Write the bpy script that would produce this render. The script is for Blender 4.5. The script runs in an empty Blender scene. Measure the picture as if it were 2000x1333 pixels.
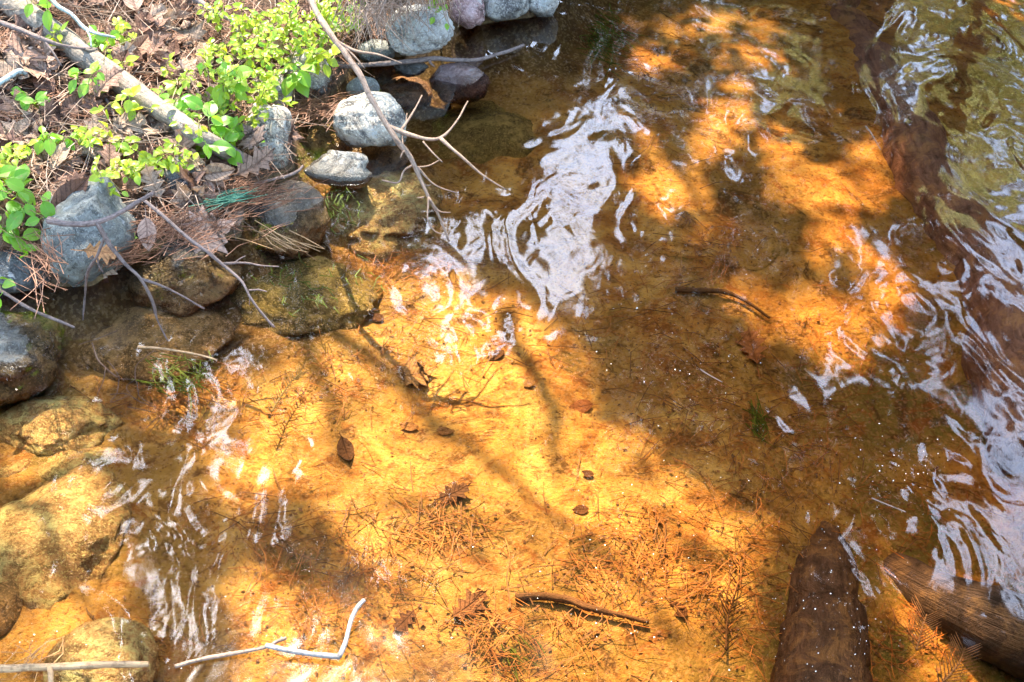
import bpy, math, random
import numpy as np
from mathutils import Vector, Matrix, noise as mnoise

random.seed(7)
RNG = np.random.default_rng(11)
S = bpy.context.scene
COL = S.collection

# ------------------------------------------------------------------ camera, sky, sun, exposure
CAM_H, PITCH, LENS = 2.5, math.radians(40), 50.0
W, H = 2000.0, 1333.0
FPX = W * LENS / 36.0
cd = bpy.data.cameras.new('camera'); cam = bpy.data.objects.new('camera', cd); COL.objects.link(cam)
cd.lens = LENS; cd.sensor_width = 36; cd.clip_start = 0.05; cd.clip_end = 400
cam.location = (0, 0, CAM_H); cam.rotation_euler = (math.pi / 2 - PITCH, 0, 0)
S.camera = cam

SUN_EL, SUN_AZ = math.radians(58), math.radians(-12)      # azimuth from +Y towards +X
SUN = np.array([math.cos(SUN_EL) * math.sin(SUN_AZ), math.cos(SUN_EL) * math.cos(SUN_AZ), math.sin(SUN_EL)])
w = bpy.data.worlds.new('World'); S.world = w; w.use_nodes = True
nt = w.node_tree; nt.nodes.clear()
sky = nt.nodes.new('ShaderNodeTexSky'); sky.sky_type = 'NISHITA'; sky.sun_disc = False
sky.sun_elevation = SUN_EL; sky.sun_rotation = SUN_AZ
sky.air_density = 1.4; sky.dust_density = 2.4; sky.ozone_density = 5.0
bg = nt.nodes.new('ShaderNodeBackground'); bg.inputs['Strength'].default_value = 0.15
wo = nt.nodes.new('ShaderNodeOutputWorld')
nt.links.new(sky.outputs[0], bg.inputs[0]); nt.links.new(bg.outputs[0], wo.inputs[0])
sd = bpy.data.lights.new('sun', 'SUN'); sun = bpy.data.objects.new('sun', sd); COL.objects.link(sun)
sd.energy = 3.2; sd.angle = math.radians(0.5); sd.color = (1.0, 0.93, 0.82)
sun.rotation_euler = Vector(SUN).to_track_quat('Z', 'Y').to_euler()
S.view_settings.view_transform = 'Standard'; S.view_settings.look = 'None'
S.view_settings.exposure = 3.05; S.view_settings.gamma = 1.0; S.view_settings.use_curve_mapping = False
S.render.engine = 'CYCLES'
S.cycles.use_denoising = True; S.cycles.denoising_input_passes = 'RGB_ALBEDO_NORMAL'; S.cycles.denoising_prefilter = 'ACCURATE'
S.cycles.max_bounces = 8; S.cycles.transparent_max_bounces = 12
S.cycles.caustics_reflective = False; S.cycles.caustics_refractive = False

# ------------------------------------------------------------------ pixel <-> place
cp, sp = math.cos(PITCH), math.sin(PITCH)
def ray(px, py):
    u = (px - W / 2) / FPX; v = (H / 2 - py) / FPX
    return np.array([u, cp + v * sp, -sp + v * cp])
def at(px, py, z=0.0):
    d = ray(px, py); t = (z - CAM_H) / d[2]
    return np.array([0, 0, CAM_H]) + d * t
def proj(P):
    P = np.asarray(P, float)
    x, y, z = P[..., 0], P[..., 1], P[..., 2] - CAM_H
    dep = y * cp - z * sp; up = y * sp + z * cp
    return W / 2 + FPX * x / dep, H / 2 - FPX * up / dep, dep

# ------------------------------------------------------------------ noise in numpy
_tab = np.random.default_rng(5).random((256, 256))
def vnoise(x, y):
    xi = np.floor(x).astype(int); yi = np.floor(y).astype(int)
    fx = x - xi; fy = y - yi
    fx = fx * fx * (3 - 2 * fx); fy = fy * fy * (3 - 2 * fy)
    g = lambda a, b: _tab[a & 255, b & 255]
    return (g(xi, yi) * (1 - fx) + g(xi + 1, yi) * fx) * (1 - fy) + (g(xi, yi + 1) * (1 - fx) + g(xi + 1, yi + 1) * fx) * fy - 0.5
def fbm(x, y, o=4):
    s = 0; a = 1.0
    for k in range(o):
        s = s + a * vnoise(x * 2 ** k + 17.3 * k, y * 2 ** k + 9.1 * k); a *= 0.5
    return s
def inside(poly, x, y):
    x = np.asarray(x, float); y = np.asarray(y, float); r = np.zeros(x.shape, bool)
    n = len(poly)
    for i in range(n):
        x0, y0 = poly[i]; x1, y1 = poly[(i + 1) % n]
        c = ((y0 > y) != (y1 > y)) & (x < (x1 - x0) * (y - y0) / ((y1 - y0) + 1e-9) + x0)
        r ^= c
    return r

# ------------------------------------------------------------------ terrain
SHORE_PX = [(-900, 640), (-300, 600), (0, 540), (95, 560), (180, 560), (262, 505), (350, 470), (470, 465), (492, 370), (575, 330),
            (585, 230), (640, 200), (700, 122), (790, 110), (900, 52), (1040, 34), (1100, -20), (1180, -140), (1500, -500)]
SH = np.array([at(x, y, 0)[:2] for x, y in SHORE_PX])
LAND = [tuple(p) for p in SH] + [(20, 60), (-60, 60), (-60, SH[0][1])]
def sdist(x, y):
    x = np.asarray(x, float); y = np.asarray(y, float)
    best = np.full(x.shape, 1e9)
    for i in range(len(SH) - 1):
        a = SH[i]; b = SH[i + 1]; ab = b - a
        t = np.clip(((x - a[0]) * ab[0] + (y - a[1]) * ab[1]) / (ab @ ab), 0, 1)
        best = np.minimum(best, np.hypot(x - a[0] - t * ab[0], y - a[1] - t * ab[1]))
    return np.where(inside(LAND, x, y), best, -best)
def height(x, y):
    x = np.asarray(x, float); y = np.asarray(y, float)
    d = sdist(x, y)
    n1 = fbm(x * 2.2 + 3, y * 2.2 + 8, 4); n2 = fbm(x * 9 + 1, y * 9 + 4, 4)
    land = 0.09 * (1 - np.exp(-np.maximum(d, 0) / 0.05)) + 0.26 * np.minimum(np.maximum(d, 0), 1.6) + 0.02 * np.clip(d - 1.6, 0, 30)
    e = np.maximum(-d, 0)
    deep = 0.16 * (1 - np.exp(-e / 0.08)) + 0.065 * np.minimum(e, 1.2) + 0.16 * np.clip(e - 1.25, 0, 1.2) + 0.02 * np.clip(e - 2.45, 0, 30)
    ez = np.clip(np.abs(d) / 0.15, 0, 1)
    return np.where(d > 0, land, -deep) + ez * (0.045 * n1 + 0.018 * n2) * np.where(d > 0, 1.3, 0.75)
def ground(px, py):
    z = 0.1
    for k in range(25):
        P = at(px, py, z); z = 0.55 * z + 0.45 * float(height(P[0], P[1]))
    P = at(px, py, z); P[2] = float(height(P[0], P[1]))
    return P
def gnormal(x, y, e=0.02):
    n = np.array([-(float(height(x + e, y)) - float(height(x - e, y))) / (2 * e), -(float(height(x, y + e)) - float(height(x, y - e))) / (2 * e), 1.0])
    return n / np.linalg.norm(n)

# ------------------------------------------------------------------ node helpers
class NT:
    def __init__(s, name):
        s.m = bpy.data.materials.new(name); s.m.use_nodes = True
        s.t = s.m.node_tree; s.t.nodes.clear()
        s.out = s.n('OutputMaterial')
    def n(s, k, **kw):
        nd = s.t.nodes.new('ShaderNode' + k)
        for a, b in kw.items(): setattr(nd, a, b)
        return nd
    def l(s, a, b): s.t.links.new(a, b)
    def noise(s, vec, scale, detail=4, rough=0.55, dist=0.0):
        nd = s.n('TexNoise'); s.l(vec, nd.inputs['Vector'])
        nd.inputs['Scale'].default_value = scale; nd.inputs['Detail'].default_value = detail
        nd.inputs['Roughness'].default_value = rough; nd.inputs['Distortion'].default_value = dist
        return nd.outputs[0]
    def ramp(s, fac, stops, interp='LINEAR'):
        nd = s.n('ValToRGB'); nd.color_ramp.interpolation = interp
        el = nd.color_ramp.elements
        while len(el) < len(stops): el.new(0.5)
        for e, (p, c) in zip(el, stops):
            e.position = p; e.color = (c, c, c, 1) if not isinstance(c, tuple) else (*c, 1)
        s.l(fac, nd.inputs[0]); return nd.outputs[0]
    def mix(s, fac, a, b, mode='MIX'):
        nd = s.n('MixRGB', blend_type=mode)
        for sock, v in ((nd.inputs[0], fac), (nd.inputs[1], a), (nd.inputs[2], b)):
            if isinstance(v, (int, float)): sock.default_value = v
            elif isinstance(v, tuple): sock.default_value = (*v, 1)
            else: s.l(v, sock)
        return nd.outputs[0]
    def math(s, op, a, b=0.0):
        nd = s.n('Math', operation=op)
        for sock, v in ((nd.inputs[0], a), (nd.inputs[1], b)):
            if isinstance(v, (int, float)): sock.default_value = v
            else: s.l(v, sock)
        return nd.outputs[0]
    def bump(s, h, dist, strength=1.0, normal=None):
        nd = s.n('Bump'); nd.inputs['Strength'].default_value = strength; nd.inputs['Distance'].default_value = dist
        s.l(h, nd.inputs['Height'])
        if normal is not None: s.l(normal, nd.inputs['Normal'])
        return nd.outputs[0]
    def vec(s, kind='Object'): return s.n('TexCoord').outputs[kind]
    def scaled(s, vec, sc, offs=None):
        nd = s.n('Mapping'); s.l(vec, nd.inputs[0]); nd.inputs['Scale'].default_value = sc
        if offs is not None: s.l(offs, nd.inputs['Location'])
        return nd.outputs[0]
    def rnd(s): return s.n('ObjectInfo').outputs['Random']
    def posz(s):
        g = s.n('NewGeometry'); x = s.n('SeparateXYZ'); s.l(g.outputs['Position'], x.inputs[0]); return x.outputs[2]
    def rng(s, v, a, b):
        nd = s.n('MapRange'); s.l(v, nd.inputs[0]); nd.inputs[1].default_value = a; nd.inputs[2].default_value = b; return nd.outputs[0]
    def surf(s, color, rough=0.7, normal=None, spec=0.4, trans=None, tw=0.4):
        p = s.n('BsdfPrincipled')
        for sock, v in ((p.inputs['Base Color'], color), (p.inputs['Roughness'], rough)):
            if isinstance(v, tuple): sock.default_value = (*v, 1)
            elif isinstance(v, (int, float)): sock.default_value = v
            else: s.l(v, sock)
        p.inputs['Specular IOR Level'].default_value = spec
        if normal is not None: s.l(normal, p.inputs['Normal'])
        o = p.outputs[0]
        if trans is not None:
            t = s.n('BsdfTranslucent')
            if isinstance(trans, tuple): t.inputs[0].default_value = (*trans, 1)
            else: s.l(trans, t.inputs[0])
            mx = s.n('MixShader'); mx.inputs[0].default_value = tw
            s.l(o, mx.inputs[1]); s.l(t.outputs[0], mx.inputs[2]); o = mx.outputs[0]
        s.l(o, s.out.inputs['Surface']); return s.m

# ------------------------------------------------------------------ materials
def mat_ground():
    t = NT('ground'); v = t.vec(); z = t.posz()
    big = t.noise(v, 2.3, 4); mid = t.noise(v, 9, 5, 0.6, 0.6); fine = t.noise(v, 70, 4, 0.7); grain = t.noise(v, 420, 2, 0.6)
    sand = t.ramp(mid, [(0.30, (0.22, 0.11, 0.03)), (0.41, (0.44, 0.25, 0.07)), (0.50, (0.62, 0.40, 0.11)), (0.64, (0.78, 0.58, 0.20))])
    sand = t.mix(t.ramp(big, [(0.38, 0.75), (0.56, 0.0)]), sand, (0.29, 0.24, 0.075))
    sand = t.mix(t.math('MULTIPLY', t.rng(z, -0.26, -0.38), t.ramp(t.noise(v, 4, 5, 0.7), [(0.36, 0.25), (0.55, 0.95)])), sand, t.mix(mid, (0.07, 0.11, 0.03), (0.20, 0.25, 0.08)))  # green reflected from trees painted into the deeper bed colour
    sand = t.mix(t.ramp(fine, [(0.33, 0.8), (0.45, 0.0)]), sand, (0.15, 0.085, 0.035))
    silt = t.noise(v, 5.5, 6, 0.72, 1.2)
    sand = t.mix(t.ramp(silt, [(0.55, 0.0), (0.64, 0.85)]), sand, (0.085, 0.055, 0.026))
    rust = t.noise(v, 7.5, 6, 0.7, 1.5)
    sand = t.mix(t.ramp(rust, [(0.54, 0.0), (0.63, 0.7)]), sand, (0.30, 0.125, 0.035))
    sand = t.mix(t.ramp(t.noise(v, 16, 5, 0.75, 0.8), [(0.55, 0.0), (0.64, 0.75)]), sand, (0.13, 0.07, 0.03))
    sand = t.mix(t.ramp(t.noise(v, 3.1, 6, 0.7, 0.6), [(0.56, 0.0), (0.66, 0.6)]), sand, (0.15, 0.15, 0.05))
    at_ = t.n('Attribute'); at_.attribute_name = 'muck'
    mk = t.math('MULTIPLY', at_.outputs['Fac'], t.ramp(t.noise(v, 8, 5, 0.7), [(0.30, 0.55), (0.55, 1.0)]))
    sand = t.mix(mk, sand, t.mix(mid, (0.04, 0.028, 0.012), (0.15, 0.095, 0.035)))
    sand = t.mix(t.math('MULTIPLY', grain, 0.35), sand, (0.75, 0.55, 0.3), 'OVERLAY')
    soil = t.ramp(fine, [(0.3, (0.03, 0.018, 0.011)), (0.6, (0.12, 0.072, 0.042))])
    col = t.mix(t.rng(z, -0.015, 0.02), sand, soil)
    peb = t.n('TexVoronoi'); peb.inputs['Scale'].default_value = 130; t.l(v, peb.inputs['Vector'])
    col = t.mix(t.math('MULTIPLY', t.rng(z, 0.0, -0.03), t.ramp(peb.outputs['Color'], [(0.62, 0.0), (0.75, 0.45)])), col, t.mix(mid, (0.20, 0.11, 0.04), (0.85, 0.66, 0.32)))
    nrm = t.bump(t.math('ADD', t.math('ADD', t.math('MULTIPLY', mid, 1.0), t.math('MULTIPLY', fine, 0.5)), t.math('MULTIPLY', grain, 0.2)), 0.03, 1.0)
    return t.surf(col, 0.85, nrm, 0.2)
def mat_rock(name, base, dark, pale, lich, algae=(0.22, 0.135, 0.045), sc=1.0, spots=0.5, green=0.25):
    t = NT(name); off = t.math('MULTIPLY', t.rnd(), 31.0); v = t.scaled(t.vec(), (1, 1, 1), off); z = t.posz()
    n1 = t.noise(v, 10 * sc, 7, 0.74, 0.6); n2 = t.noise(v, 42 * sc, 5, 0.8); n3 = t.noise(v, 150 * sc, 3, 0.7)
    c = t.ramp(n1, [(0.41, dark), (0.50, base), (0.61, pale)])
    low = t.ramp(t.noise(v, 4.5 * sc, 3, 0.6), [(0.38, 0.15), (0.6, 1.0)])
    c = t.mix(t.math('MULTIPLY', low, t.ramp(n2, [(0.42, spots + .35), (0.48, 0.0)])), c, tuple(q * 0.22 for q in dark))
    vo = t.n('TexVoronoi', feature='DISTANCE_TO_EDGE'); vo.inputs['Scale'].default_value = 7 * sc
    wv = t.n('VectorMath', operation='ADD'); nv = t.n('TexNoise'); nv.inputs['Scale'].default_value = 8; nv.inputs['Detail'].default_value = 4; t.l(v, nv.inputs['Vector'])
    sv = t.n('VectorMath', operation='SCALE'); t.l(nv.outputs['Color'], sv.inputs[0]); sv.inputs['Scale'].default_value = 0.35
    t.l(v, wv.inputs[0]); t.l(sv.outputs[0], wv.inputs[1]); t.l(wv.outputs[0], vo.inputs['Vector'])
    crack = t.ramp(vo.outputs['Distance'], [(0.0, 0.7), (0.022, 0.0)])
    c = t.mix(t.math('MULTIPLY', crack, low), c, tuple(q * 0.3 for q in dark))
    c = t.mix(t.ramp(t.noise(v, 6, 5, 0.7), [(0.60, 0.0), (0.68, 0.6)]), c, (0.20, 0.14, 0.075))
    c = t.mix(t.ramp(n3, [(0.56, 0.0), (0.66, 0.65)]), c, tuple(min(q * 1.5, .8) for q in pale))
    ln = t.noise(v, 17 * sc, 5, 0.65, 0.8)
    c = t.mix(t.ramp(ln, [(0.62 - 0.2 * lich, 0.0), (0.68 - 0.2 * lich, 0.75)]), c, (0.47, 0.455, 0.40))
    zz = t.math('ADD', z, t.math('MULTIPLY', t.math('SUBTRACT', n1, 0.5), 0.05))
    wet = t.ramp(t.rng(zz, -0.02, 0.07), [(0.40, 1.0), (0.85, 0.0)])
    c = t.mix(t.math('MULTIPLY', wet, 0.72), c, t.mix(0.5, tuple(q * 0.3 for q in dark), (0.05, 0.035, 0.018)))
    al = t.ramp(t.noise(v, 12 * sc, 6, 0.7, 0.7), [(0.30, tuple(q * 0.3 for q in algae)), (0.48, algae), (0.64, tuple(min(q * 2.0, .7) for q in algae))])
    al = t.mix(t.math('MULTIPLY', t.ramp(t.noise(v, 5, 4, 0.6), [(0.45, 0.0), (0.6, 1.0)]), green), al, (0.10, 0.105, 0.022))
    al = t.mix(t.ramp(n2, [(0.40, 0.8), (0.52, 0.0)]), al, tuple(q * 0.28 for q in algae))
    al = t.mix(t.ramp(n3, [(0.52, 0.0), (0.64, 0.7)]), al, tuple(min(q * 1.9, .75) for q in algae))
    c = t.mix(t.ramp(t.rng(zz, -0.03, 0.03), [(0.12, 0.92), (0.55, 0.0)]), c, al)
    rough = t.mix(wet, (0.75,) * 3, (0.22,) * 3)
    nrm = t.bump(t.math('ADD', t.math('MULTIPLY', n1, 1.0), t.math('MULTIPLY', n2, 0.5)), 0.035, 1.0)
    return t.surf(c, rough, nrm, 0.5)
def mat_wood(name, a, b, pale=None, lich=0.0, rough=0.7, grain=14, silt=None):
    t = NT(name); v = t.vec('UV')
    n1 = t.noise(t.scaled(v, (grain, 2.2, 1)), 1.0, 5, 0.65, 0.4); n2 = t.noise(t.scaled(v, (8, 26, 1)), 1.0, 4, 0.6)
    c = t.ramp(n1, [(0.3, a), (0.62, b)])
    if pale: c = t.mix(t.ramp(n2, [(0.52, 0.0), (0.66, 0.8)]), c, pale)
    if lich: c = t.mix(t.ramp(t.noise(t.vec(), 45, 4, 0.6), [(0.62 - lich * 0.25, 0.0), (0.66 - lich * 0.25, 1.0)]), c, (0.42, 0.47, 0.42))
    k = t.noise(t.vec(), 13, 6, 0.72, 0.5)
    if silt:
        c = t.mix(t.ramp(k, [(0.50, 0.0), (0.60, 0.85)]), c, silt); c = t.mix(t.ramp(k, [(0.33, 0.7), (0.43, 0.0)]), c, tuple(q * 0.4 for q in a))
        nrm = t.bump(t.math('ADD', n1, t.math('MULTIPLY', k, 2.0)), 0.02, 1.0)
    else:
        c = t.mix(t.ramp(t.noise(t.vec(), 55, 4, 0.7), [(0.36, 0.6), (0.50, 0.0)]), c, tuple(q * 0.45 for q in a)); nrm = t.bump(t.math('ADD', n1, n2), 0.004, 1.0)
    return t.surf(c, rough, nrm, 0.3)
def veins(t, v):
    x = t.n('SeparateXYZ'); t.l(v, x.inputs[0]); ax = t.math('ABSOLUTE', x.outputs[0])
    f = t.math('PINGPONG', t.math('SUBTRACT', t.math('MULTIPLY', x.outputs[1], 8.0), t.math('MULTIPLY', ax, 7.0)), 0.5)
    side = t.ramp(f, [(0.0, 1.0), (0.09, 0.0)]); mid = t.ramp(ax, [(0.008, 1.0), (0.022, 0.0)])
    return t.math('MAXIMUM', side, mid)
def mat_deadleaf(name, cols, tw=0.25, rough=0.65):
    t = NT(name); v = t.vec(); r = t.rnd()
    c = t.ramp(r, [(i / (len(cols) - 1), q) for i, q in enumerate(cols)])
    n = t.noise(t.scaled(v, (1, 1, 1), t.math('MULTIPLY', r, 40)), 6, 5, 0.7)
    ve = veins(t, v)
    c = t.mix(t.ramp(n, [(0.36, 0.65), (0.52, 0.0)]), c, tuple(q * 0.4 for q in cols[0]))
    c = t.mix(t.math('MULTIPLY', ve, 0.32), c, tuple(q * 0.45 for q in cols[0]))
    return t.surf(c, rough, t.bump(t.math('SUBTRACT', n, t.math('MULTIPLY', ve, 0.25)), 0.012, 1.0), 0.35, trans=c, tw=tw)
def mat_green(name, cols, tcols, tw=0.5):
    t = NT(name); r = t.rnd()
    c = t.ramp(r, [(i / (len(cols) - 1), q) for i, q in enumerate(cols)])
    tc = t.ramp(r, [(i / (len(cols) - 1), q) for i, q in enumerate(tcols)])
    n = t.noise(t.vec(), 90, 2, 0.5)
    c = t.mix(t.ramp(n, [(0.35, 0.3), (0.6, 0.0)]), c, cols[0]); ve = veins(t, t.vec())
    c = t.mix(t.math('MULTIPLY', ve, 0.5), c, tuple(min(q * 1.7, .8) for q in cols[1])); tc = t.mix(t.math('MULTIPLY', ve, 0.35), tc, tuple(q * .5 for q in tcols[0]))
    bl = t.ramp(t.noise(t.scaled(t.vec(), (1, 1, 1), t.math('MULTIPLY', r, 60)), 2.2, 4, .7), [(0.60, 0.0), (0.68, 0.6)])
    c = t.mix(bl, c, (0.30, 0.22, 0.05)); tc = t.mix(bl, tc, (0.45, 0.32, 0.05))
    return t.surf(c, 0.42, t.bump(ve, 0.004, -0.6), 0.5, trans=tc, tw=tw)
def mat_needles(name, a, b, tw=0.0):
    t = NT(name); n = t.noise(t.vec(), 35, 3, 0.7)
    c = t.ramp(n, [(0.36, a), (0.62, b)])
    return t.surf(c, 0.6, None, 0.3, trans=c if tw else None, tw=tw)
def mat_water():
    t = NT('water')
    v = t.vec()
    warp = t.noise(v, 1.3, 2, 0.5)
    big = t.noise(t.scaled(v, (1.25, 0.7, 1)), 3.4, 0.6, 0.4, 2.6)
    mid = t.noise(t.scaled(v, (1.25, 0.75, 1)), 8.0, 0.6, 0.4, 2.4)
    fin = t.noise(v, 30.0, 1.0, 0.4, 0.4)
    amp = t.ramp(warp, [(0.35, 0.35), (0.62, 1.0)])
    sx = t.n('SeparateXYZ'); t.l(v, sx.inputs[0]); xm = t.n('MapRange'); t.l(sx.outputs[0], xm.inputs[0])
    for k_, v_ in ((1, .3), (2, 1.3), (3, .15), (4, .10)): xm.inputs[k_].default_value = v_
    h = t.math('ADD', t.math('MULTIPLY', big, 1.0), t.math('MULTIPLY', mid, xm.outputs[0]))
    h = t.math('ADD', h, t.math('MULTIPLY', fin, 0.009))
    h = t.math('MULTIPLY', h, amp)
    nrm = t.bump(h, 0.0058, 1.0)
    fr = t.n('Fresnel'); fr.inputs['IOR'].default_value = 1.55; t.l(nrm, fr.inputs['Normal'])
    tr = t.n('BsdfTransparent'); gl = t.n('BsdfGlossy'); gl.inputs['Roughness'].default_value = 0.05
    gl.inputs['Color'].default_value = (1, 1, 1, 1)
    t.l(nrm, gl.inputs['Normal'])
    mx = t.n('MixShader'); t.l(fr.outputs[0], mx.inputs[0]); t.l(tr.outputs[0], mx.inputs[1]); t.l(gl.outputs[0], mx.inputs[2])
    t.l(mx.outputs[0], t.out.inputs['Surface'])
    va = t.n('VolumeAbsorption'); va.inputs['Color'].default_value = (0.925, 0.53, 0.03, 1); va.inputs['Density'].default_value = 2.1
    t.l(va.outputs[0], t.out.inputs['Volume'])
    return t.m

M = {}
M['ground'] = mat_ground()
M['grey'] = mat_rock('grey_granite', (0.274, 0.241, 0.194), (0.103, 0.088, 0.071), (0.451, 0.408, 0.327), 0.35)
M['pale'] = mat_rock('pale_granite', (0.396, 0.360, 0.306), (0.150, 0.131, 0.112), (0.565, 0.509, 0.424), 0.5)
M['blue'] = mat_rock('blue_grey_stone', (0.208, 0.206, 0.168), (0.132, 0.131, 0.108), (0.302, 0.295, 0.238), 0.1, sc=1.3, spots=0.3)
M['black'] = mat_rock('dark_stone', (0.078, 0.078, 0.069), (0.031, 0.029, 0.026), (0.166, 0.155, 0.138), 0.05)
M['red'] = mat_rock('red_stone', (0.36, 0.20, 0.17), (0.15, 0.07, 0.055), (0.55, 0.38, 0.34), 0.1, algae=(0.20, 0.09, 0.045))
M['mottled'] = mat_rock('mottled_stone', (0.396, 0.329, 0.238), (0.075, 0.061, 0.049), (0.583, 0.492, 0.358), 0.3)
M['brown'] = mat_rock('brown_algae_stone', (0.26, 0.20, 0.14), (0.10, 0.07, 0.05), (0.42, 0.34, 0.26), 0.15, algae=(0.36, 0.23, 0.09))
M['ochre'] = mat_rock('ochre_stone', (0.4, 0.28, 0.15), (0.2, 0.12, 0.06), (0.5, 0.36, 0.2), 0.1, algae=(0.58, 0.37, 0.14), green=0.08)
M['olive'] = mat_rock('olive_algae_stone', (0.2, 0.16, 0.07), (0.1, 0.08, 0.03), (0.3, 0.24, 0.1), 0.1, algae=(0.30, 0.23, 0.07), green=0.55)
M['maroon'] = mat_rock('maroon_stone', (0.2, 0.1, 0.07), (0.1, 0.05, 0.04), (0.3, 0.16, 0.1), 0.0, algae=(0.33, 0.19, 0.10), green=0.0)
M['log'] = mat_wood('weathered_log', (0.101, 0.080, 0.058), (0.242, 0.190, 0.137), (0.312, 0.243, 0.169))
M['bark'] = mat_wood('grey_brown_twig', (0.094, 0.066, 0.054), (0.245, 0.172, 0.138), (0.302, 0.224, 0.180))
M['tan'] = mat_wood('tan_twig', (0.172, 0.108, 0.066), (0.359, 0.238, 0.158), (0.429, 0.302, 0.211))
M['white'] = mat_wood('bleached_twig', (0.186, 0.150, 0.116), (0.384, 0.336, 0.284), (0.434, 0.390, 0.336))
M['stick'] = mat_wood('wet_orange_stick', (0.30, 0.15, 0.06), (0.62, 0.38, 0.18), None, rough=0.35)
M['darkwood'] = mat_wood('sunken_dark_wood', (0.07, 0.04, 0.02), (0.20, 0.115, 0.05), None)
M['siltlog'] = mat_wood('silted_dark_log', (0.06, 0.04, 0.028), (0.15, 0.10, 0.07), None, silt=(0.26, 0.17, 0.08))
M['lichen'] = mat_wood('lichen_branch', (0.104, 0.088, 0.075), (0.240, 0.208, 0.173), None, lich=0.9)
M['trunkband'] = mat_wood('trunk_reflection_band', (0.13, 0.07, 0.058), (0.36, 0.235, 0.19), None, grain=17, silt=(0.46, 0.30, 0.17))
M['grainlog'] = mat_wood('sunken_grey_log', (0.028, 0.025, 0.027), (0.083, 0.074, 0.075), None, grain=40, silt=(0.16, 0.13, 0.09))
M['dead'] = mat_deadleaf('dead_leaf', [(0.148, 0.073, 0.041), (0.266, 0.145, 0.087), (0.200, 0.112, 0.070), (0.340, 0.205, 0.128), (0.222, 0.132, 0.093), (0.296, 0.198, 0.139)])
M['deadA'] = mat_deadleaf('dark_dead_leaf', [(0.140, 0.065, 0.036), (0.204, 0.102, 0.063)])
M['deadB'] = mat_deadleaf('pinkish_dead_leaf', [(0.305, 0.162, 0.100), (0.356, 0.206, 0.131)])
M['deadC'] = mat_deadleaf('tan_dead_leaf', [(0.369, 0.238, 0.149), (0.433, 0.292, 0.190)])
M['rust'] = mat_deadleaf('rust_leaf', [(0.40, 0.17, 0.06), (0.50, 0.24, 0.09)])
M['pinkleaf'] = mat_deadleaf('pale_pink_leaf', [(0.459, 0.284, 0.197), (0.503, 0.330, 0.232)])
M['sunkleaf'] = mat_deadleaf('sunken_leaf', [(0.42, 0.22, 0.07), (0.55, 0.34, 0.13), (0.34, 0.17, 0.06)], 0.1)
M['darkleaf'] = mat_deadleaf('dark_sunken_leaf', [(0.13, 0.065, 0.025), (0.20, 0.10, 0.04)], 0.05)
M['green'] = mat_green('broad_green_leaf', [(0.10, 0.25, 0.012), (0.16, 0.33, 0.02), (0.20, 0.36, 0.03)], [(0.22, 0.50, 0.01), (0.34, 0.62, 0.015), (0.48, 0.66, 0.02)])
M['yellow'] = mat_green('yellow_green_leaf', [(0.26, 0.36, 0.02), (0.34, 0.42, 0.03), (0.18, 0.32, 0.02)], [(0.5, 0.62, 0.015), (0.68, 0.70, 0.02), (0.36, 0.58, 0.015)])
M['stem'] = mat_wood('green_stem', (0.16, 0.13, 0.04), (0.32, 0.25, 0.09), None)
M['needle'] = mat_needles('pine_needles', (0.081, 0.033, 0.016), (0.260, 0.119, 0.061))
M['straw'] = mat_needles('dry_straw', (0.144, 0.092, 0.060), (0.317, 0.218, 0.150))
M['wetneedle'] = mat_needles('sunken_needles', (0.20, 0.08, 0.02), (0.46, 0.22, 0.06))
M['debris'] = mat_needles('sunken_debris', (0.09, 0.05, 0.022), (0.24, 0.13, 0.05))
M['moss'] = mat_needles('moss', (0.05, 0.09, 0.01), (0.16, 0.24, 0.02), 0.3)
M['teal'] = mat_needles('teal_grass', (0.04, 0.15, 0.09), (0.11, 0.28, 0.18), 0.2)
M['speck'] = NT('pale_speck').surf((0.80, 0.74, 0.60), 0.3)
M['crown'] = mat_needles('crown_leaves', (0.02, 0.035, 0.008), (0.05, 0.085, 0.015), 0.25)
M['spring'] = mat_needles('spring_crown_leaves', (0.46, 0.50, 0.18), (0.78, 0.80, 0.40), 0.65)
M['trunk'] = mat_wood('tree_bark', (0.05, 0.04, 0.03), (0.14, 0.11, 0.09), None)
M['water'] = mat_water()

# ------------------------------------------------------------------ mesh helpers
def tag(o, label=None, cat=None, group=None, kind=None):
    if label: o['label'] = label
    if cat: o['category'] = cat
    if group: o['group'] = group
    if kind: o['kind'] = kind
    return o
def meshobj(name, V, F, mat, parent=None, smooth=True, uv=None):
    me = bpy.data.meshes.new(name); me.from_pydata([tuple(v) for v in V], [], F)
    if uv is not None:
        ul = me.uv_layers.new(name='UVMap')
        li = np.empty(len(me.loops), int); me.loops.foreach_get('vertex_index', li)
        ul.data.foreach_set('uv', np.asarray(uv, float)[li].ravel())
    me.materials.append(mat)
    if smooth: me.polygons.foreach_set('use_smooth', [True] * len(me.polygons))
    me.update()
    o = bpy.data.objects.new(name, me); COL.objects.link(o)
    if parent is not None: o.parent = parent
    return o
def bigmesh(name, V, F, mat, smooth=False):
    """V (n,3), F (m,4) or (m,3) arrays, quickly."""
    V = np.asarray(V, np.float32); F = np.asarray(F, np.int32); k = F.shape[1]
    me = bpy.data.meshes.new(name); me.vertices.add(len(V)); me.loops.add(F.size); me.polygons.add(len(F))
    me.vertices.foreach_set('co', V.ravel()); me.loops.foreach_set('vertex_index', F.ravel())
    me.polygons.foreach_set('loop_start', np.arange(0, F.size, k, dtype=np.int32))
    me.polygons.foreach_set('loop_total', np.full(len(F), k, np.int32))
    me.polygons.foreach_set('use_smooth', np.full(len(F), smooth))
    me.materials.append(mat); me.update(calc_edges=True); me.validate()
    o = bpy.data.objects.new(name, me); COL.objects.link(o); return o
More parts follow.
